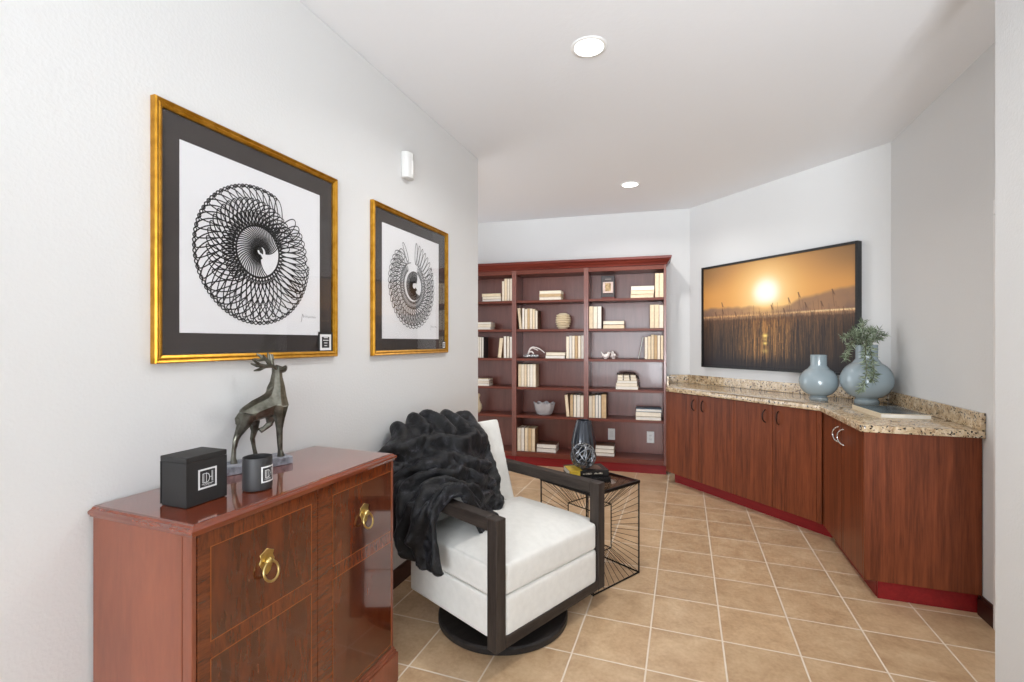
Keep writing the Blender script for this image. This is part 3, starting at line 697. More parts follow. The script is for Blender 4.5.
def paint_sunset(nx, ny):
    rng = np.random.default_rng(3)
    u, v = np.meshgrid((np.arange(nx)+.5)/nx, (np.arange(ny)+.5)/ny)      # v from the top
    def mixc(a, b, f): return a*(1-f[..., None])+np.array(b, float)*f[..., None]
    def sm(a, b, x): t = np.clip((x-a)/(b-a), 0, 1); return t*t*(3-2*t)
    def fbm(fx, fy, o=4, seed=0):
        r = np.random.default_rng(seed); out = np.zeros_like(u); amp = 1; tot = 0
        for k in range(o):
            gx, gy = int(fx*2**k)+2, int(fy*2**k)+2; g = r.random((gy, gx))
            X = u*(gx-1.001); Y = v*(gy-1.001); i = X.astype(int); j = Y.astype(int); a = X-i; c = Y-j; a = a*a*(3-2*a); c = c*c*(3-2*c)
            out += amp*((g[j, i]*(1-a)+g[j, i+1]*a)*(1-c)+(g[j+1, i]*(1-a)+g[j+1, i+1]*a)*c); tot += amp; amp *= .5
        return out/tot
    asp = 1.47; du = (u-.485)*asp; dv = v-.30; d = np.hypot(du, dv)
    im = np.zeros((ny, nx, 3))+np.array([156., 112, 66])
    im = mixc(im, (214, 150, 76), sm(-.05, .3, v)*.8)
    im = mixc(im, (244, 184, 104), np.exp(-(d/.42)**2)*.85)
    im = mixc(im, (122, 92, 62), sm(.2, .6, np.abs(u-.5))*sm(.32, 0, v)*.75)
    im = mixc(im, (255, 228, 170), np.exp(-(d/.21)**2))
    im = mixc(im, (255, 252, 240), np.exp(-(d/.125)**4))
    n = fbm(7, 5, 5, 4)
    top = .43+.05*(fbm(6, 1, 4, 8)-.5)*2-.10*sm(.55, 1, u)-.02*np.sin(u*9)
    cl = sm(-.012, .03, v-top)*(.55+.45*n)
    im = mixc(im, (138, 104, 80), np.clip(cl*1.1, 0, 1))
    im = mixc(im, (118, 92, 76), np.clip(cl*sm(.5, .8, n)*.9, 0, 1))
    im = mixc(im, (255, 200, 120), np.exp(-(np.abs(du)/.2)**2)*np.exp(-((v-.45)/.05)**2)*.7)
    im = mixc(im, (236, 182, 116), np.exp(-((v-.505)/.010)**2)*(.45+.4*fbm(40, 1, 2, 2)))
    im = mixc(im, (250, 222, 170), np.exp(-((v-.50)/.006)**2)*sm(.5, .9, u)*.8)
    # reed bed
    hz = .535+.02*(fbm(60, 1, 3, 5)-.5)
    bed = sm(-.012, .012, v-hz)
    dark = np.zeros_like(im)+np.array([84., 60, 42]); dark = mixc(dark, (40, 32, 32), sm(.55, .95, v)); 
    dark = mixc(dark, (150, 96, 44), np.exp(-(np.abs(du)/.3)**2)*sm(.98, .6, v)*.55)
    im = im*(1-bed[..., None])+dark*bed[..., None]
    def stroke(x0, y0, x1, y1, col, al, wd=1.0):
        m = int(max(abs(y1-y0)*ny, abs(x1-x0)*nx))+1
        for k in range(m):
            f = k/max(1, m-1); X = (x0+(x1-x0)*f)*nx; Y = int((y0+(y1-y0)*f)*ny)
            if not 0 <= Y < ny: continue
            for xi in range(int(X-wd), int(X+wd)+2):
                if 0 <= xi < nx:
                    a = al*max(0, 1-abs(xi+.5-X)/wd) if wd > .6 else al
                    im[Y, xi] = im[Y, xi]*(1-a)+np.array(col)*a
    for k in range(1500):
        x = rng.random(); y0 = rng.uniform(.5, .8); ln = rng.uniform(.1, .4); near = math.exp(-((x-.485)*asp/.33)**2)
        if rng.random() < .5: col = (36, 28, 28); al = .5
        else: col = (150+70*near, 108+50*near, 62+22*near); al = (.16+.5*near)*rng.uniform(.5, 1)*(1 if y0+ln < .95 else .7)
        stroke(x, y0, x+rng.normal(0, .006), min(1, y0+ln), col, al, rng.uniform(.9, 1.7))
    for k in range(330):
        x = rng.random(); y1 = .56; y0 = rng.uniform(.47, .545) if rng.random() < .85 else rng.uniform(.40, .5)
        stroke(x+rng.normal(-.006, .006), y0, x, y1, (96, 66, 44), .6, .9)
    for x, y in ((.155, .36), (.16, .43), (.52, .42), (.63, .37), (.69, .33), (.73, .42), (.88, .33), (.82, .42), (.60, .46), (.1, .45), (.26, .46)):
        stroke(x+.012, y+.14, x, y, (88, 60, 42), .8, 1.0); stroke(x+.012, y+.05, x, y, (84, 58, 42), .85, 2.4)
    for y, s_, a_ in ((.70, .016, 1), (.77, .013, .9), (.735, .012, .5), (.84, .02, .4)):
        im[:] = mixc(im, (255, 226, 120), np.exp(-((u-.48)*asp/(s_*1.5))**2-((v-y)/s_)**2)*a_)
    im[:] = mixc(im, (30, 26, 30), sm(.86, 1.0, v)*.8)
    im[:] = mixc(im, (34, 29, 32), sm(.42, .62, np.abs(u-.5))*sm(.55, .7, v)*.5)
    return np.clip(im, 0, 255)
nx, ny = 440, 300
img = paint_sunset(nx, ny)/255
imgl = np.where(img <= .04045, img/12.92, ((img+.055)/1.055)**2.4)
x0, x1, z0, z1 = SU0+.0185, SU1-.0185, SZ0+.0185, SZ1-.0185
gx, gy = np.meshgrid(np.linspace(x0, x1, nx+1), np.linspace(z1, z0, ny+1))
co = np.stack([gx, np.full_like(gx, -.040), gy], -1).reshape(-1, 3)
ii = np.arange(nx*ny); r_, c_ = ii//nx, ii % nx; a0 = r_*(nx+1)+c_
faces = np.stack([a0, a0+nx+1, a0+nx+2, a0+1], 1)
me = bpy.data.meshes.new('print_surface'); me.vertices.add(len(co)); me.vertices.foreach_set('co', co.ravel())
me.loops.add(faces.size); me.loops.foreach_set('vertex_index', faces.ravel())
me.polygons.add(len(faces)); me.polygons.foreach_set('loop_start', np.arange(0, faces.size, 4)); me.polygons.foreach_set('loop_total', np.full(len(faces), 4))
me.update(calc_edges=True)
ca = me.color_attributes.new('picture', 'FLOAT_COLOR', 'CORNER')
cc = np.ones((len(faces), 4, 4)); cc[:, :, :3] = imgl.reshape(-1, 1, 3); ca.data.foreach_set('color', cc.ravel())
m, nt, p = new_mat('sunset_print'); at = N(nt, 'ShaderNodeAttribute'); at.attribute_name = 'picture'
nt.links.new(at.outputs['Color'], p.inputs['Base Color']); p.inputs['Roughness'].default_value = .5
me.materials.append(m); o = bpy.data.objects.new('print', me); COL.objects.link(o); o.parent = t
MB().box(SU0+.0185, SU1-.0185, -.039, -.004, SZ0+.0185, SZ1-.0185).build('canvas', M['black_card'], t)

# ================================================================== SIDEBOARD
SB = Vector((-1.288, 1.230, 0)); TOPZ = .907
sb = thing('sideboard', 'polished mahogany sideboard with inlaid doors and brass ring pulls by left wall', 'sideboard', SB, R(-1.4))
ya, yb, xf, xb = -.402, .412, .194, -.186
def top_ring(o, z): return (xb-.004, xf+.014-o, ya-.010+o, yb+.004-o, z)
tm = MB(); b = tm.bm; rings = []
for o, z in [(.014, TOPZ-.027), (.006, TOPZ-.026), (.005, TOPZ-.021), (.001, TOPZ-.019), (0, TOPZ-.015), (0, TOPZ-.011), (.005, TOPZ-.008), (.008, TOPZ-.007), (.012, TOPZ-.002), (.018, TOPZ)]:
    q = top_ring(o, z); rings.append([b.verts.new(p) for p in ((q[0], q[2], z), (q[1], q[2], z), (q[1], q[3], z), (q[0], q[3], z))])
for a, c in zip(rings, rings[1:]):
    for k in range(4): b.faces.new((a[k], a[(k+1) % 4], c[(k+1) % 4], c[k]))
b.faces.new(rings[0][::-1]); b.faces.new(rings[-1])
tm.build('top', M['top_wood'], sb, 18)
for a in (ya, yb-.018): MB().box(xb, xf-.035, a, a+.018, .14, .8798, .002).build('side_panel', M['side_wood'], sb)
MB().box(xb, xf-.018, ya+.019, yb-.019, .14, .8798).build('carcass', M['base_dark'], sb)
for a in (ya, yb-.012): MB().box(xf-.033, xf-.0005, a, a+.012, .14, .8798, .002).build('corner_post', M['side_wood'], sb)
pm = MB()
pm.box(xb, xf+.014, ya-.014, yb+.014, 0, .115, .002).box(xb, xf+.009, ya-.009, yb+.009, .1155, .128, .004).box(xb, xf+.004, ya-.004, yb+.004, .1285, .139, .003)
pm.build('plinth', M['side_wood'], sb)
def ripple2():
    return wood('ripple_banding_rails', (62, 25, 10), (124, 59, 26), (6, 60, 10), .16, coat=.8, contrast=(.34, .66), dist=1.0, fine=0)
M['ripple_rail'] = ripple2()
ymid = (ya+yb)/2
def door(y0, y1, py0, py1, ring_y, ring_z, lab):
    X = xf
    d = MB().box(X-.0175, X, y0+.001, y1-.001, .142, .8785, .001).build('door', M['ripple'], sb)
    zs = (.160, .560, .606, .838)
    MB().box(X-.0002, X+.0008, y0+.004, y1-.004, zs[3]+.0005, .877).build('cross_banding', M['ripple_rail'], d)
    MB().box(X-.0002, X+.0008, py0+.001, py1-.001, zs[1]+.001, zs[2]-.001).build('cross_banding', M['ripple_rail'], d)
    for za, zb in ((zs[0], zs[1]), (zs[2], zs[3])):
        MB().box(X+.0002, X+.0010, py0, py1, za, zb).build('veneer_panel', M['crotch'], d)
        iw = .0022
        MB().box(X+.0009, X+.0014, py0-iw, py1+iw, za-iw, za).box(X+.0009, X+.0014, py0-iw, py1+iw, zb, zb+iw).box(X+.0009, X+.0014, py0-iw, py0, za, zb).box(X+.0009, X+.0014, py1, py1+iw, za, zb).build('inlay_line', M['inlay'], d)
    # ring pull: shaped plate, boss, ring
    pl_ = [(-.026, 0), (-.02, .012), (-.024, .024), (-.011, .03), (0, .036), (.011, .03), (.024, .024), (.02, .012), (.026, 0), (.018, -.014), (.012, -.03), (0, -.038), (-.012, -.03), (-.018, -.014)]
    Mx = Matrix(((0, 0, 1, X+.001), (1, 0, 0, ring_y), (0, 1, 0, ring_z+.018), (0, 0, 0, 1)))
    rp = MB().prism(pl_, 0, .003, .001, 1, Mx)
    rp.sphere((X+.010, ring_y, ring_z+.02), .011, 16, 10, (1, 1, 1)).tube([(X+.010, ring_y-.016, ring_z+.017), (X+.010, ring_y+.016, ring_z+.017)], .004, 8)
    rp.tube([(X+.013+.006*(1-math.cos(a)), ring_y+.0245*math.sin(a), ring_z-.007+.0255*math.cos(a)) for a in (2*PI*k/40 for k in range(40))], .0036, 10, True)
    rp.build('ring_pull', M['brass'], d, 40)
door(ya+.013, ymid+.0, .876-SB.y, 1.206-SB.y, 1.040-SB.y, .716, '')
door(ymid+.0, yb-.013, 1.303-SB.y, 1.624-SB.y, 1.462-SB.y, .710, '')

# --- monogram card print: strokes in the y-z plane
def monogram(s):
    q = MB(); h = .5*s
    loft_rect(q, -h, h, -h, h, [(0, 0), (0, .0006), (.085*s, .0006), (.085*s, 0)])
    def st(pts, w=.03): q2 = [(a*s, c*s) for a, c in pts]; q.ribbon(q2, w*s)
    for x in (-.26, -.2): st([(x, -.2), (x, .25)])
    st([(-.26, .25), (-.06, .25)]); st([(-.26, -.2), (-.06, -.2)])
    st([(-.06, -.24), (-.06, .28)], .035)
    st([(-.06, .25), (.03, .22), (.09, .14), (.11, .02), (.09, -.1), (.03, -.18), (-.06, -.2)], .035)
    st([(.11, .03), (.24, .03)]); st([(.24, -.2), (.24, .33)], .035); st([(.29, -.2), (.29, .33)], .02)
    for k in range(9): st([(-.3+.07*k, -.29-.02*(k % 2)), (-.255+.07*k, -.27+.015*(k % 3))], .035)
    for k in range(7): st([(-.2+.06*k, -.35), (-.165+.06*k, -.345)], .02)
    for v in q.bm.verts:
        if abs(v.co.x) < 1e-9: pass
    return q
t = thing('gift_box', 'matte black box with white square monogram, at the near end of sideboard', 'box', (-1.274, .958, TOPZ+.0005))
MB().box(-.047, .047, -.0575, .0575, 0, .118, .0015).build('body', M['black_card'], t)
MB().box(-.049, .049, -.0595, .0595, .1185, .133, .0015).box(-.0495, -.0475, -.0595, .0595, .004, .118).box(.0475, .049, -.0595, .0595, .002, .118).build('lid', M['black_card'], t)
o = monogram(.054).build('monogram', M['print'], t); o.location = (.0494, .0, .067)
# candle
CX, CY = -1.199, 1.098
t = thing('candle_jar', 'black candle in a ceramic jar with white monogram, in front of the stag', 'candle', (CX, CY, TOPZ+.0005))
MB().lathe([(.0355, 0), (.0395, .003), (.0403, .01), (.0403, .094), (.0395, .0965), (.0368, .096), (.0368, .07), (.001, .07)], 56, cap=False).lathe([(.001, .0005), (.0355, .0)], 56, cap=False).build('jar', M['candle'], t, 40)
MB().lathe([(.001, .0705), (.0365, .0705), (.0365, .075), (.001, .0755)], 40, cap=False).build('wax', M['wax'], t)
mg = monogram(.047)
bmesh.ops.subdivide_edges(mg.bm, edges=[e for e in mg.bm.edges if e.calc_length() > .012], cuts=8, use_grid_fill=True)
for v in mg.bm.verts:
    a = v.co.y/.0403+.08; r_ = .0407+v.co.x; v.co.x, v.co.y = r_*math.cos(a), r_*math.sin(a)
o = mg.build('monogram', M['print'], t); o.location.z = .048

# stag
st_ = thing('stag_figurine', 'faceted bronze stag with raised foreleg on a grey stone base, on sideboard', 'figurine', (-1.415, 1.29, TOPZ+.0005), R(-18))
MB().box(-.045, .055, -.118, .105, 0, .0255, .002).build('base', M['slate'], st_)
FK = 1.40/1.36
def sp(y, z, x=0.0): return Vector((x, (y*FK-1.278)*.82, 1.345-(1.345-z)*FK-TOPZ-.0005))
bd = MB()
def limb(pts, rs, n=7): bd.tube(pts, rs, n)
limb([sp(1.178, 1.085), sp(1.198, 1.098), sp(1.24, 1.112), sp(1.285, 1.124), sp(1.322, 1.14), sp(1.34, 1.135)], [.014, .030, .038, .042, .045, .022], 8)
limb([sp(1.318, 1.125), sp(1.322, 1.16), sp(1.328, 1.195), sp(1.327, 1.225), sp(1.328, 1.242)], [.050, .038, .027, .020, .017], 8)
limb([sp(1.312, 1.243), sp(1.33, 1.247), sp(1.35, 1.247), sp(1.369, 1.246)], [.014, .0185, .012, .008], 8)
limb([sp(1.308, 1.205, .0), sp(1.302, 1.18, 0), sp(1.296, 1.15, 0)], [.008, .016, .010], 6)
limb([sp(1.20, 1.105, .014), sp(1.19, 1.075, .012), sp(1.168, 1.04, .006), sp(1.158, 1.018, .004), sp(1.154, .985, .002), sp(1.152, .950, .002)], [.030, .022, .0125, .0098, .0075, .009], 7)
limb([sp(1.152, .960, .002), sp(1.155, .940, .002)], [.010, .0125], 7)
limb([sp(1.222, 1.10, -.018), sp(1.248, 1.065, -.026), sp(1.250, 1.04, -.030), sp(1.245, 1.012, -.034), sp(1.250, .985, -.034), sp(1.260, .943, -.034)], [.030, .019, .012, .0092, .0075, .009], 7)
limb([sp(1.325, 1.12, .02), sp(1.326, 1.075, .022), sp(1.326, 1.04, .022), sp(1.326, 1.008, .022), sp(1.329, .975, .022), sp(1.331, .95, .022)], [.032, .018, .0115, .0102, .0085, .010], 7)
limb([sp(1.331, .96, .022), sp(1.333, .942, .022)], [.011, .014], 7)
limb([sp(1.318, 1.11, -.02), sp(1.314, 1.075, -.022), sp(1.309, 1.055, -.022), sp(1.288, 1.043, -.022), sp(1.27, 1.036, -.022)], [.032, .017, .012, .0095, .0105], 7)
limb([sp(1.18, 1.1), sp(1.17, 1.088), sp(1.166, 1.07)], [.012, .012, .005], 6)
bo = bd.build('body', M['bronze'], st_)
rm = bo.modifiers.new('fuse', 'REMESH'); rm.mode = 'VOXEL'; rm.voxel_size = .004
dc = bo.modifiers.new('facets', 'DECIMATE'); dc.ratio = .034
hm = MB()
for s in (-1, 1):
    hm.tube([sp(1.336, 1.25, s*.016), sp(1.347, 1.256, s*.034), sp(1.343, 1.258, s*.045)], [.006, .008, .002], 6)
hm.build('ears', M['bronze'], st_)
an = MB()
for s in (-1, 1):
    x = lambda f: s*(.012+.022*f)
    main = [sp(1.318, 1.252, x(.1)), sp(1.295, 1.262, x(.35)), sp(1.265, 1.262, x(.6)), sp(1.24, 1.268, x(.8)), sp(1.208, 1.288, x(1.0))] if s > 0 else \
           [sp(1.322, 1.255, x(.1)), sp(1.316, 1.272, x(.4)), sp(1.30, 1.282, x(.7)), sp(1.28, 1.293, x(.9)), sp(1.262, 1.305, x(1.0))]
    an.tube(main, [.0065, .007, .0075, .0065, .003], 7)
    tines = [((1.262, 1.262, .6), (1.228, 1.266, .75), (1.204, 1.273, .85)), ((1.27, 1.262, .55), (1.24, 1.252, .65), (1.217, 1.249, .8)), ((1.285, 1.262, .45), (1.27, 1.285, .5), (1.256, 1.302, .55)), ((1.30, 1.26, .3), (1.293, 1.285, .35), (1.288, 1.304, .45))] if s > 0 else \
            [((1.316, 1.27, .4), (1.322, 1.285, .45), (1.322, 1.302, .5)), ((1.308, 1.278, .55), (1.308, 1.292, .6), (1.304, 1.308, .65)), ((1.295, 1.285, .75), (1.27, 1.282, .85), (1.25, 1.287, .95))]
    for tn in tines: an.tube([sp(a, c, x(f)) for a, c, f in tn], [.006, .0058, .0022], 6)
an.build('antlers', M['bronze'], st_, 50)

# ================================================================== ARMCHAIR
CH = Vector((-.822, 2.285, 0)); CR = R(-25)
ch = thing('swivel_armchair', 'off-white swivel armchair with dark open wooden arms on a round base', 'armchair', CH, CR)
W = .387; P = .056; AT = .622; FX = .30
def soft(boxes, name, m, vox, it, crown=None, parent=ch, xf_=None):
    q = MB()
    for bx in boxes:
        b = bmesh.new(); bmesh.ops.create_cube(b, size=1)
        bmesh.ops.scale(b, vec=(bx[1]-bx[0], bx[3]-bx[2], bx[5]-bx[4]), verts=b.verts); bmesh.ops.translate(b, vec=((bx[0]+bx[1])/2, (bx[2]+bx[3])/2, (bx[4]+bx[5])/2), verts=b.verts)
        bmesh.ops.subdivide_edges(b, edges=b.edges[:], cuts=14, use_grid_fill=True)
        if crown:
            for v in b.verts: v.co += Vector(crown(v.co, bx))
        if xf_ is not None: bmesh.ops.transform(b, matrix=xf_, verts=b.verts)
        q._merge(b)
    o = q.build(name, m, parent)
    rm = o.modifiers.new('fuse', 'REMESH'); rm.mode = 'VOXEL'; rm.voxel_size = vox; rm.use_smooth_shade = True
    s = o.modifiers.new('soften', 'SMOOTH'); s.iterations = it; s.factor = .5
    return o
xp_ = FX-P-.004
soft([(-.335, xp_, -.376, .376, .118, .288), (-.2, FX-.006, -W+P+.003, W-P-.003, .118, .288)], 'seat_base', M['linen'], .011, 5)
def cr(co, bx):
    u = (co.x+.02)/.30; v = co.y/.375; k = max(0, 1-abs(u)**3)*max(0, 1-abs(v)**3)
    tz = (co.z-bx[4])/(bx[5]-bx[4]); return (0, 0, .058*k*tz)
soft([(-.30, xp_, -.375, .375, .290, .418), (-.2, FX-.008, -W+P+.004, W-P-.004, .290, .418)], 'seat_cushion', M['linen'], .011, 6, cr)
lean = Matrix.Translation((-.265, 0, .30)) @ Matrix.Rotation(R(-17.5), 4, 'Y')
def bk_(co, bx):
    k = max(0, 1-abs((co.z-.28)/.3)**2)*max(0, 1-abs(co.y/.3)**3)
    return (.022*k if co.x > -.045 else 0, 0, 0)
soft([(-.092, .0, -.342, .342, .005, .60)], 'backrest', M['linen'], .011, 22, bk_, ch, lean)
def fb(*a, M=None): return MB().box(*a, .004, 2, M)
for s in (-1, 1):
    y0, y1 = (-W, -W+P) if s < 0 else (W-P, W)
    fb(FX-P, FX, y0, y1, .080, AT).build('front_post', M['oak_dark'], ch)
    MB().box(-.43, FX-P-.0005, y0, y1, AT-.056, AT, .004).build('arm', M['oak_arm'], ch)
MB().box(FX-P, FX-.002, -W+P+.0005, W-P-.0005, .080, .128, .004).build('front_rail', M['oak_rail'], ch)
MB().lathe([(.001, 0), (.311, 0), (.316, .006), (.316, .028), (.309, .035), (.001, .036)], 96, Matrix.Translation((.01, -.065, 0)), cap=False).build('swivel_base', M['oak_base'], ch, 40)
MB().lathe([(.09, .0365), (.09, .114)], 40, Matrix.Translation((0, -.02, 0))).build('swivel_column', M['black_metal'], ch, 40)
MB().tube([(-.322, -.368, .125), (xp_-.01, -.368, .125)], .004, 6).build('piping', M['linen'], ch)

# ------------------------------------------------------------------ faux fur throw over the near corner of the chair
NET = [
 [(-.45, .08, .5), (-.455, -.10, .48), (-.46, -.25, .45), (-.46, -.36, .40), (-.44, -.45, .36), (-.42, -.45, .28)],
 [(-.535, .12, .74), (-.54, -.08, .74), (-.55, -.24, .72), (-.53, -.37, .66), (-.485, -.45, .56), (-.44, -.465, .36)],
 [(-.50, .145, .885), (-.51, -.03, .915), (-.52, -.20, .91), (-.50, -.34, .87), (-.455, -.44, .75), (-.39, -.465, .46)],
 [(-.40, .155, .76), (-.37, .0, .80), (-.36, -.18, .81), (-.355, -.34, .785), (-.36, -.45, .69), (-.31, -.46, .42)],
 [(-.30, .13, .62), (-.23, -.02, .67), (-.20, -.18, .70), (-.20, -.34, .688), (-.24, -.46, .61), (-.20, -.46, .375)],
 [(-.215, .075, .50), (-.13, -.05, .54), (-.07, -.19, .575), (-.07, -.34, .660), (-.09, -.46, .575), (-.085, -.45, .33)],
 [(-.12, .0, .448), (-.05, -.11, .446), (.04, -.235, .45), (.02, -.338, .646), (-.01, -.445, .57), (.03, -.445, .335)]]
def cubic(P, t):
    n = len(P)-1; i = min(int(t), n-1); f = t-i
    a, b, c, d = P[max(i-1, 0)], P[i], P[i+1], P[min(i+2, n)]
    return .5*((2*b)+(c-a)*f+(2*a-5*b+4*c-d)*f*f+(3*b-a-3*c+d)*f**3)
NV = [[Vector(p) for p in r] for r in NET]
ROLLS = [ # polyline in (row, column), half width, height
 ([(1.0, .35), (2.0, .4), (2.9, .3)], .26, .030), ([(.9, .95), (2.0, .95), (3.0, .8)], .25, .034), ([(.9, 1.5), (1.9, 1.5), (2.8, 1.5)], .27, .034),
 ([(.9, 2.1), (1.9, 2.15), (2.6, 2.3)], .28, .030), ([(.8, 2.8), (1.8, 2.9), (2.4, 3.2)], .30, .032), ([(.7, 3.6), (1.6, 3.7), (2.3, 4.0)], .30, .03),
 ([(2.0, 4.2), (2.7, 3.4), (3.05, 2.4), (3.25, 1.4), (3.1, .4)], .34, .046), ([(3.2, 4.5), (3.45, 3.6), (3.6, 2.5), (3.75, 1.5), (3.9, .5)], .25, .030),
 ([(4.3, 4.6), (4.0, 3.7), (4.05, 2.6), (4.35, 1.5), (4.6, .5)], .27, .038), ([(4.95, 4.3), (4.6, 3.5), (4.6, 2.6), (4.9, 1.7), (5.2, .8)], .24, .032),
 ([(5.5, 3.9), (5.15, 3.3), (5.15, 2.6), (5.45, 1.8), (5.7, 1.0)], .22, .030),
 ([(5.86, 5.0), (5.84, 4.0), (5.8, 3.3), (5.82, 2.5), (5.8, 1.8)], .20, .030),
 ([(1.6, .06), (3.0, .1), (4.4, .1), (5.8, .25)], .26, .034),
 ([(.5, 3.4), (.55, 5)], .30, .026), ([(1.3, 4.0), (1.35, 5)], .26, .028), ([(2.2, 3.9), (2.05, 5)], .28, .030), ([(3.0, 3.8), (2.8, 5)], .25, .030),
 ([(3.7, 3.9), (3.5, 4.4), (3.6, 5)], .25, .032), ([(4.5, 4.0), (4.3, 4.5), (4.35, 5)], .23, .030), ([(5.15, 3.8), (5.0, 4.4), (5.1, 5)], .22, .030), ([(3.3, 2.6), (3.9, 2.2), (4.4, 2.2)], .2, .018), ([(2.5, 1.9), (3.0, 2.8)], .18, .016)]
def segd(p, a, b):
    ax, ay = a; bx, by = b; dx, dy = bx-ax, by-ay
    f = max(0, min(1, ((p[0]-ax)*dx+(p[1]-ay)*dy)/(dx*dx+dy*dy))); return math.hypot(p[0]-ax-dx*f, p[1]-ay-dy*f)
RS, RT = 168, 150
P_ = []
for i in range(RS+1):
    s = 6*i/RS; row = []
    for j in range(RT+1):
        t = 5*j/RT; row.append(cubic([cubic([NV[r][c] for c in range(6)], t) for r in range(7)], s))
    P_.append(row)
tb3 = MB(); bmv = []
for i in range(RS+1):
    for j in range(RT+1):
        p = P_[i][j]; du = P_[min(i+1, RS)][j]-P_[max(i-1, 0)][j]; dv = P_[i][min(j+1, RT)]-P_[i][max(j-1, 0)]
        nrm = dv.cross(du); nrm.normalize()
        if nrm.dot(p-Vector((-.36, -.12, .5))) < 0: nrm = -nrm
        s, t = 6*i/RS, 5*j/RT
        q = (s+.36*noise.noise((s*.9, t*1.1, 3))+.07*noise.noise((s*3, t*3, 8)), t+.40*noise.noise((s*1.1, t*.9, 7))+.07*noise.noise((s*3, t*3, 2)))
        h = 0
        for pl_, wd_, ht_ in ROLLS:
            d = min(segd(q, a, b) for a, b in zip(pl_, pl_[1:]))
            if d < wd_*1.6: h = max(h, ht_*1.12*math.exp(-(d/wd_)**2*1.7)) if False else (h+ht_*1.05*math.exp(-(d/(wd_*.55))**2))
        h = min(h*1.35, .085)*(.85+.5*noise.noise((p.x*6+3, p.y*6, p.z*6)))+.010*noise.noise((p.x*13, p.y*13, p.z*13))+.007*noise.noise((p.x*28, p.y*28, p.z*28))+.004*noise.noise((p.x*55, p.y*55, p.z*55))
        e = min(1, min(s, 6-s)/.25, min(t, 5-t)/.2); e = math.sin(max(0, e)*PI/2)
        o = p+nrm*(h*(.35+.65*e)+.004)
        wx = CH.x+o.x*math.cos(CR)-o.y*math.sin(CR)
        if wx < XL+.014: o.x += (XL+.014-wx)/math.cos(CR)
        bmv.append(tb3.bm.verts.new(o))
for i in range(RS):
    for j in range(RT):
        k = i*(RT+1)+j; tb3.bm.faces.new((bmv[k], bmv[k+1], bmv[k+RT+2], bmv[k+RT+1]))
bmesh.ops.recalc_face_normals(tb3.bm, faces=tb3.bm.faces)
m, nt, p = new_mat('black_faux_fur'); v = coords(nt)
n1 = noise_tex(nt, v, 15, 6, .7, 1.6); n2 = noise_tex(nt, v, 260, 3, .7)
mx = N(nt, 'ShaderNodeMix'); mx.data_type = 'FLOAT'; mx.inputs[0].default_value = .35; nt.links.new(n1, mx.inputs[2]); nt.links.new(n2, mx.inputs[3])
nt.links.new(ramp(nt, [(.42, (2, 2, 3)), (.51, (8, 8, 10)), (.58, (34, 34, 39)), (.66, (86, 86, 94))], mx.outputs[0]), p.inputs['Base Color'])  # grey patches painted into the black as satiny highlights on the fur
p.inputs['Roughness'].default_value = .36; p.inputs['Specular IOR Level'].default_value = .3
p.inputs['Sheen Weight'].default_value = .07; p.inputs['Sheen Roughness'].default_value = .5; p.inputs['Sheen Tint'].default_value = (.55, .57, .65, 1)
bump(nt, p, mx.outputs[0], .8, .008)
thr = tb3.build('faux_fur_throw', m, None, 180, CH); thr.rotation_euler = (0, 0, CR)
sd = thr.modifiers.new('thickness', 'SOLIDIFY'); sd.thickness = .016; sd.offset = 0
tag(thr, 'black faux fur throw bunched over the back and near arm of the armchair', 'blanket')


# ================================================================== SIDE TABLE
TB = Vector((-.453, 2.546, 0)); TR = math.atan2(.861, .508); TS = .402; TH = .54
tb_ = thing('side_table', 'black wire side table with smoked glass top beside the armchair', 'side table', TB, TR)
fm = MB(); r_ = .0055
C4 = [(0, 0), (TS, 0), (TS, TS), (0, TS)]
I0, I1, J0, J1 = TS*.28, TS*.72, .14, .395
Q4 = [(I0, I0), (I1, I0), (I1, I1), (I0, I1)]
for i in range(4):
    a, c = C4[i], C4[(i+1) % 4]
    fm.box(min(a[0], c[0])-r_, max(a[0], c[0])+r_, min(a[1], c[1])-r_, max(a[1], c[1])+r_, TH-.016, TH)
    fm.tube([(*a, .0045), (*c, .0045)], .0045, 6); fm.tube([(*a, .0), (*a, TH-.01)], .0045, 6)
fm.build('frame', M['black_metal'], tb_)
im_ = MB()
for i in range(4):
    a, c = Q4[i], Q4[(i+1) % 4]
    for z in (J0, J1): im_.tube([(*a, z), (*c, z)], .0032, 6)
    im_.tube([(*a, J0), (*a, J1)], .0032, 6)
im_.build('inner_box', M['black_metal'], tb_)
for i in range(4):
    a, c, ia, ic = C4[i], C4[(i+1) % 4], Q4[i], Q4[(i+1) % 4]; wm = MB(); z0_, z1_ = .005, TH-.012
    def pt(p, q, f, z): return (p[0]+(q[0]-p[0])*f, p[1]+(q[1]-p[1])*f, z)
    n = 9
    for k in range(n+1):
        f = k/n
        wm.tube([pt(a, c, f, z1_), pt(ia, ic, f, J1)], .0014, 5); wm.tube([pt(a, c, f, z0_), pt(ia, ic, f, J0)], .0014, 5)
    for k in range(1, 13):
        f = k/13
        wm.tube([(*a, z0_+(z1_-z0_)*f), (*ia, J0+(J1-J0)*f)], .0014, 5); 
    wm.build('wire_starburst', M['black_metal'], tb_)
MB().box(r_+.0005, TS-r_-.0005, r_+.0005, TS-r_-.0005, TH-.007, TH+.0003).build('glass_top', M['table_glass'], tb_)

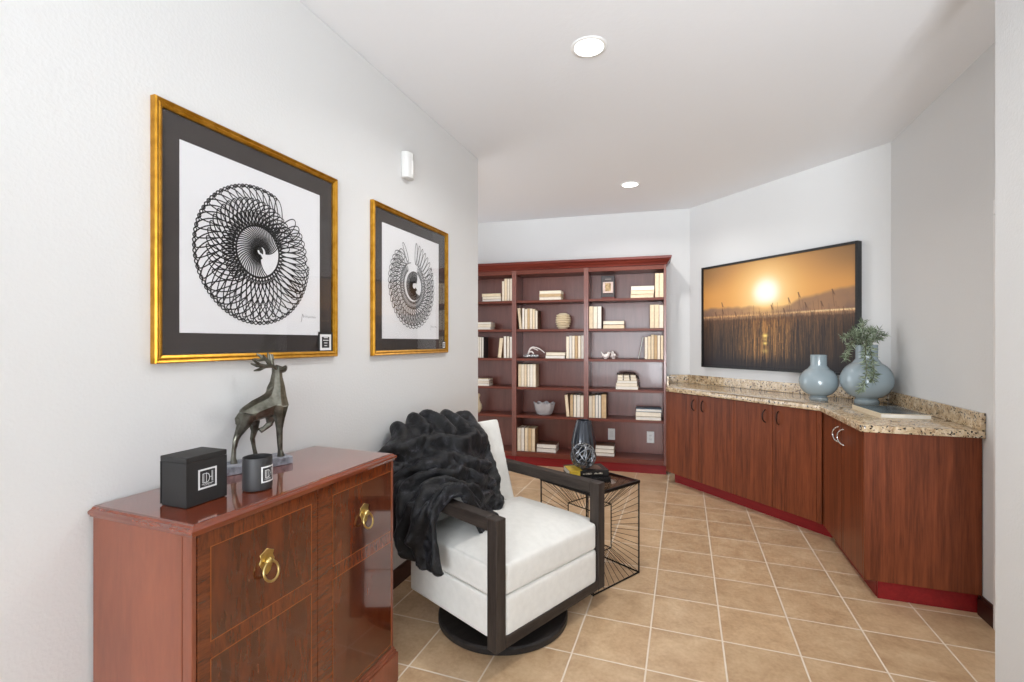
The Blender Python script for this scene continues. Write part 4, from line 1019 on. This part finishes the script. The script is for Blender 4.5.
# books, orb and vase on the table
BA = math.atan2(.26, .55)
def flatbook(loc, rz, L_, D_, T_, label, cover, pages, spine_bits=()):
    """lying book, spine along local +x facing local -y"""
    b = thing('book', label, 'book', loc, rz, 'books on the wire side table')
    MB().box(.0, L_, 0, D_, 0, .0025).box(0, L_, 0, D_, T_-.0025, T_).box(0, L_, 0, .004, .0025, T_-.0025).build('cover', cover, b)
    MB().box(.004, L_-.004, .0045, D_-.004, .003, T_-.003).build('pages', pages, b)
    return b
BX = Vector((-.6545, 2.5625)); 
flatbook((-.535, 2.648, TH+.0008), R(46), .20, .145, .033, 'black book lying under the yellow and black one on the wire table', M['cover_black'], M['white_page'])
tb2 = flatbook((-.6135, 2.693, TH+.0345), R(28), .232, .15, .034, 'yellow and black book lying on the wire table beneath the orb', M['cover_black'], M['white_page'])
MB().box(-.0004, .075, -.0006, .12, .0343, .0348).box(-.0004, .062, -.0007, -.0002, .001, .034).build('yellow_panel', M['yellow'], tb2)
MB().box(.08, .20, .03, .12, .0343, .0347).build('cover_picture', M['cover_brown'], tb2)
random.seed(4); tx = MB()
for wx, nl in ((.078, 9), (.146, 8)):
    for k in range(nl):
        hh = random.uniform(.006, .011); x = wx+.0062*k
        tx.box(x, x+.0016, -.0010, -.0003, .012, .012+hh).box(x, x+.0045, -.0010, -.0003, .012+random.choice([0, hh*.5, hh-.0016]), .0136+random.choice([0, hh*.5]))
tx.build('spine_lettering', M['cream2'], tb2)
orb = MB(); random.seed(12); OR = .0725
for k in range(15):
    q = Vector((random.gauss(0, 1), random.gauss(0, 1), random.gauss(0, 1))).normalized(); u = q.orthogonal().normalized(); v = q.cross(u)
    off = random.uniform(-.5, .5)*OR; rr = math.sqrt(OR**2-off**2)
    orb.tube([q*off+(u*math.cos(a)+v*math.sin(a))*rr for a in (2*PI*j/36 for j in range(36))], .0030, 6, True)
tag(orb.build('wire_orb', M['orb'], None, 60, (-.552, 2.776, TH+.0345+.0345+OR+.002)), 'dark woven wire ball resting on two books on the wire table', 'ornament')
bm = MB(); b = bm.bm; n = 72; prof = [(.001, 0), (.044, 0), (.048, .006), (.060, .06), (.073, .13), (.077, .175), (.074, .20), (.063, .25), (.048, .305), (.043, .318), (.039, .318), (.041, .28), (.001, .24)]
rings = []
for r, z in smooth_prof(prof, 3):
    fl = min(1, max(0, (z-.004)/.02))*(1 if r > .03 else 0)
    rings.append([b.verts.new((max(.001, r*(1-.055*fl*abs(math.sin(7*2*PI*i/n))))*math.cos(2*PI*i/n), max(.001, r*(1-.055*fl*abs(math.sin(7*2*PI*i/n))))*math.sin(2*PI*i/n), z)) for i in range(n)])
for a, c in zip(rings, rings[1:]):
    for i in range(n): b.faces.new((a[i], a[(i+1) % n], c[(i+1) % n], c[i]))
bmesh.ops.recalc_face_normals(b, faces=b.faces)
tag(bm.build('fluted_vase', M['ribbed_black'], None, 35, (-.588, 2.962, TH+.0008)), 'tall fluted black vase standing behind the wire ball on side table', 'vase')


# ================================================================== GREENERY
VX, VY, VZ = 1.197, 3.992, .9145+.157*2.6
sg = thing('greenery_sprig', 'feathery green eucalyptus sprig spilling out of the larger vase', 'plant', (VX, VY, VZ))
random.seed(21)
tc_ = Vector((-.284, -.959, 0)); rc_ = Vector((.9417, .3366, 0))
def loc3(r, f, z): return rc_*r+tc_*f+Vector((0, 0, z))
stems = [
 [loc3(0, 0, -.2), loc3(0, .03, .0), loc3(.0, .085, .045), loc3(-.005, .125, .0), loc3(-.01, .165, -.08), loc3(.0, .212, -.17), loc3(-.02, .222, -.26), loc3(-.04, .215, -.30)],
 [loc3(0, 0, -.2), loc3(.01, .02, .02), loc3(.02, .1, .02), loc3(.03, .15, -.06), loc3(.05, .20, -.16), loc3(.04, .215, -.23)],
 [loc3(0, 0, -.2), loc3(-.02, 0, .0), loc3(-.07, .02, .06), loc3(-.12, .03, .07), loc3(-.16, .04, .05)],
 [loc3(0, 0, -.2), loc3(-.03, .02, .0), loc3(-.09, .05, .02), loc3(-.13, .06, -.03), loc3(-.145, .07, -.09)],
 [loc3(0, 0, -.2), loc3(-.01, 0, .02), loc3(-.03, .01, .11), loc3(-.02, .0, .165)],
 [loc3(0, 0, -.2), loc3(.02, 0, .0), loc3(.06, .01, .06), loc3(.09, 0, .11)],
 [loc3(0, 0, -.2), loc3(.03, .01, .0), loc3(.08, .03, .05), loc3(.125, .03, .07)],
 [loc3(0, 0, -.2), loc3(.0, .0, .02), loc3(.02, .03, .08), loc3(.03, .04, .10)],
 [loc3(0, 0, -.2), loc3(-.03, -.01, .02), loc3(-.07, -.02, .09), loc3(-.09, -.02, .10)]]
sm2 = MB(); lf = MB(); lp = MB()
def leaf(mb, p, d, up, L_, wd):
    d = d.normalized(); s = d.cross(up).normalized(); nrm = s.cross(d); b = mb.bm
    v = [b.verts.new(p+d*(L_*a)+s*(wd*c)+nrm*h) for a, c, h in ((0, 0, 0), (.35, .5, .08*wd), (.35, -.5, .08*wd), (.7, .42, .05*wd), (.7, -.42, .05*wd), (1, 0, -.1*wd), (.35, 0, -.12*wd), (.7, 0, -.12*wd))]
    for f in ((0, 6, 1), (0, 2, 6), (1, 6, 7, 3), (2, 4, 7, 6), (3, 7, 5), (4, 5, 7)): b.faces.new([v[k] for k in f])
for si, P_ in enumerate(stems):
    pts = []
    for i in range(len(P_)-1):
        a, b_, c, d = P_[max(i-1, 0)], P_[i], P_[i+1], P_[min(i+2, len(P_)-1)]
        for k in range(8):
            t = k/8; pts.append(.5*((2*b_)+(c-a)*t+(2*a-5*b_+4*c-d)*t*t+(3*b_-a-3*c+d)*t**3))
    pts.append(P_[-1]); n = len(pts)
    sm2.tube(pts, [.0022-.0012*k/n for k in range(n)], 5)
    for k in range(10 if si > 1 else 14, n):
        tdir = (pts[min(k+1, n-1)]-pts[k-1]).normalized()
        for r in range(6):
            rd = Vector((random.gauss(0, 1), random.gauss(0, 1), random.gauss(0, 1))).normalized()
            dr = (tdir*.7+rd*.95).normalized()
            if si < 2 and dr.dot(tc_) < -.1: dr -= tc_*dr.dot(tc_)
            leaf(lf if random.random() < .5 else lp, pts[k].lerp(pts[max(k-1, 0)], random.random()), dr, rd.cross(dr)+Vector((0, 0, .3)), random.uniform(.024, .052), random.uniform(.0035, .007))
sm2.build('stems', M['stem'], sg, 60); lf.build('dark_leaves', M['leaf'], sg); lp.build('pale_leaves', M['leaf_pale'], sg)

# magazine / coffee table book on the counter
bk = thing('coffee_table_book', 'large flat book with a dark blue photo cover lying on granite by larger vase', 'book', (1.044, 3.262, .9147), R(3.5))
bw_, bl_ = .245, .40
MB().box(0, bw_, 0, bl_, 0, .003).box(0, bw_, 0, bl_, .0235, .0265, .0008, 1).box(0, .004, 0, bl_, .003, .0235).build('cover', M['cover_cream'], bk)
MB().box(.0045, bw_-.004, .004, bl_-.004, .0035, .023).build('pages', M['white_page'], bk)
m, nt, p = new_mat('photo_cover_print'); v = coords(nt, (9, 5, 1))
nt.links.new(ramp(nt, [(.35, (30, 36, 44)), (.5, (62, 78, 88)), (.62, (120, 134, 138)), (.7, (170, 176, 176))], noise_tex(nt, v, 1, 5, .6, .8)), p.inputs['Base Color']); p.inputs['Roughness'].default_value = .15
MB().box(.006, bw_-.006, .008, bl_-.008, .0266, .0270).build('cover_picture', m, bk)
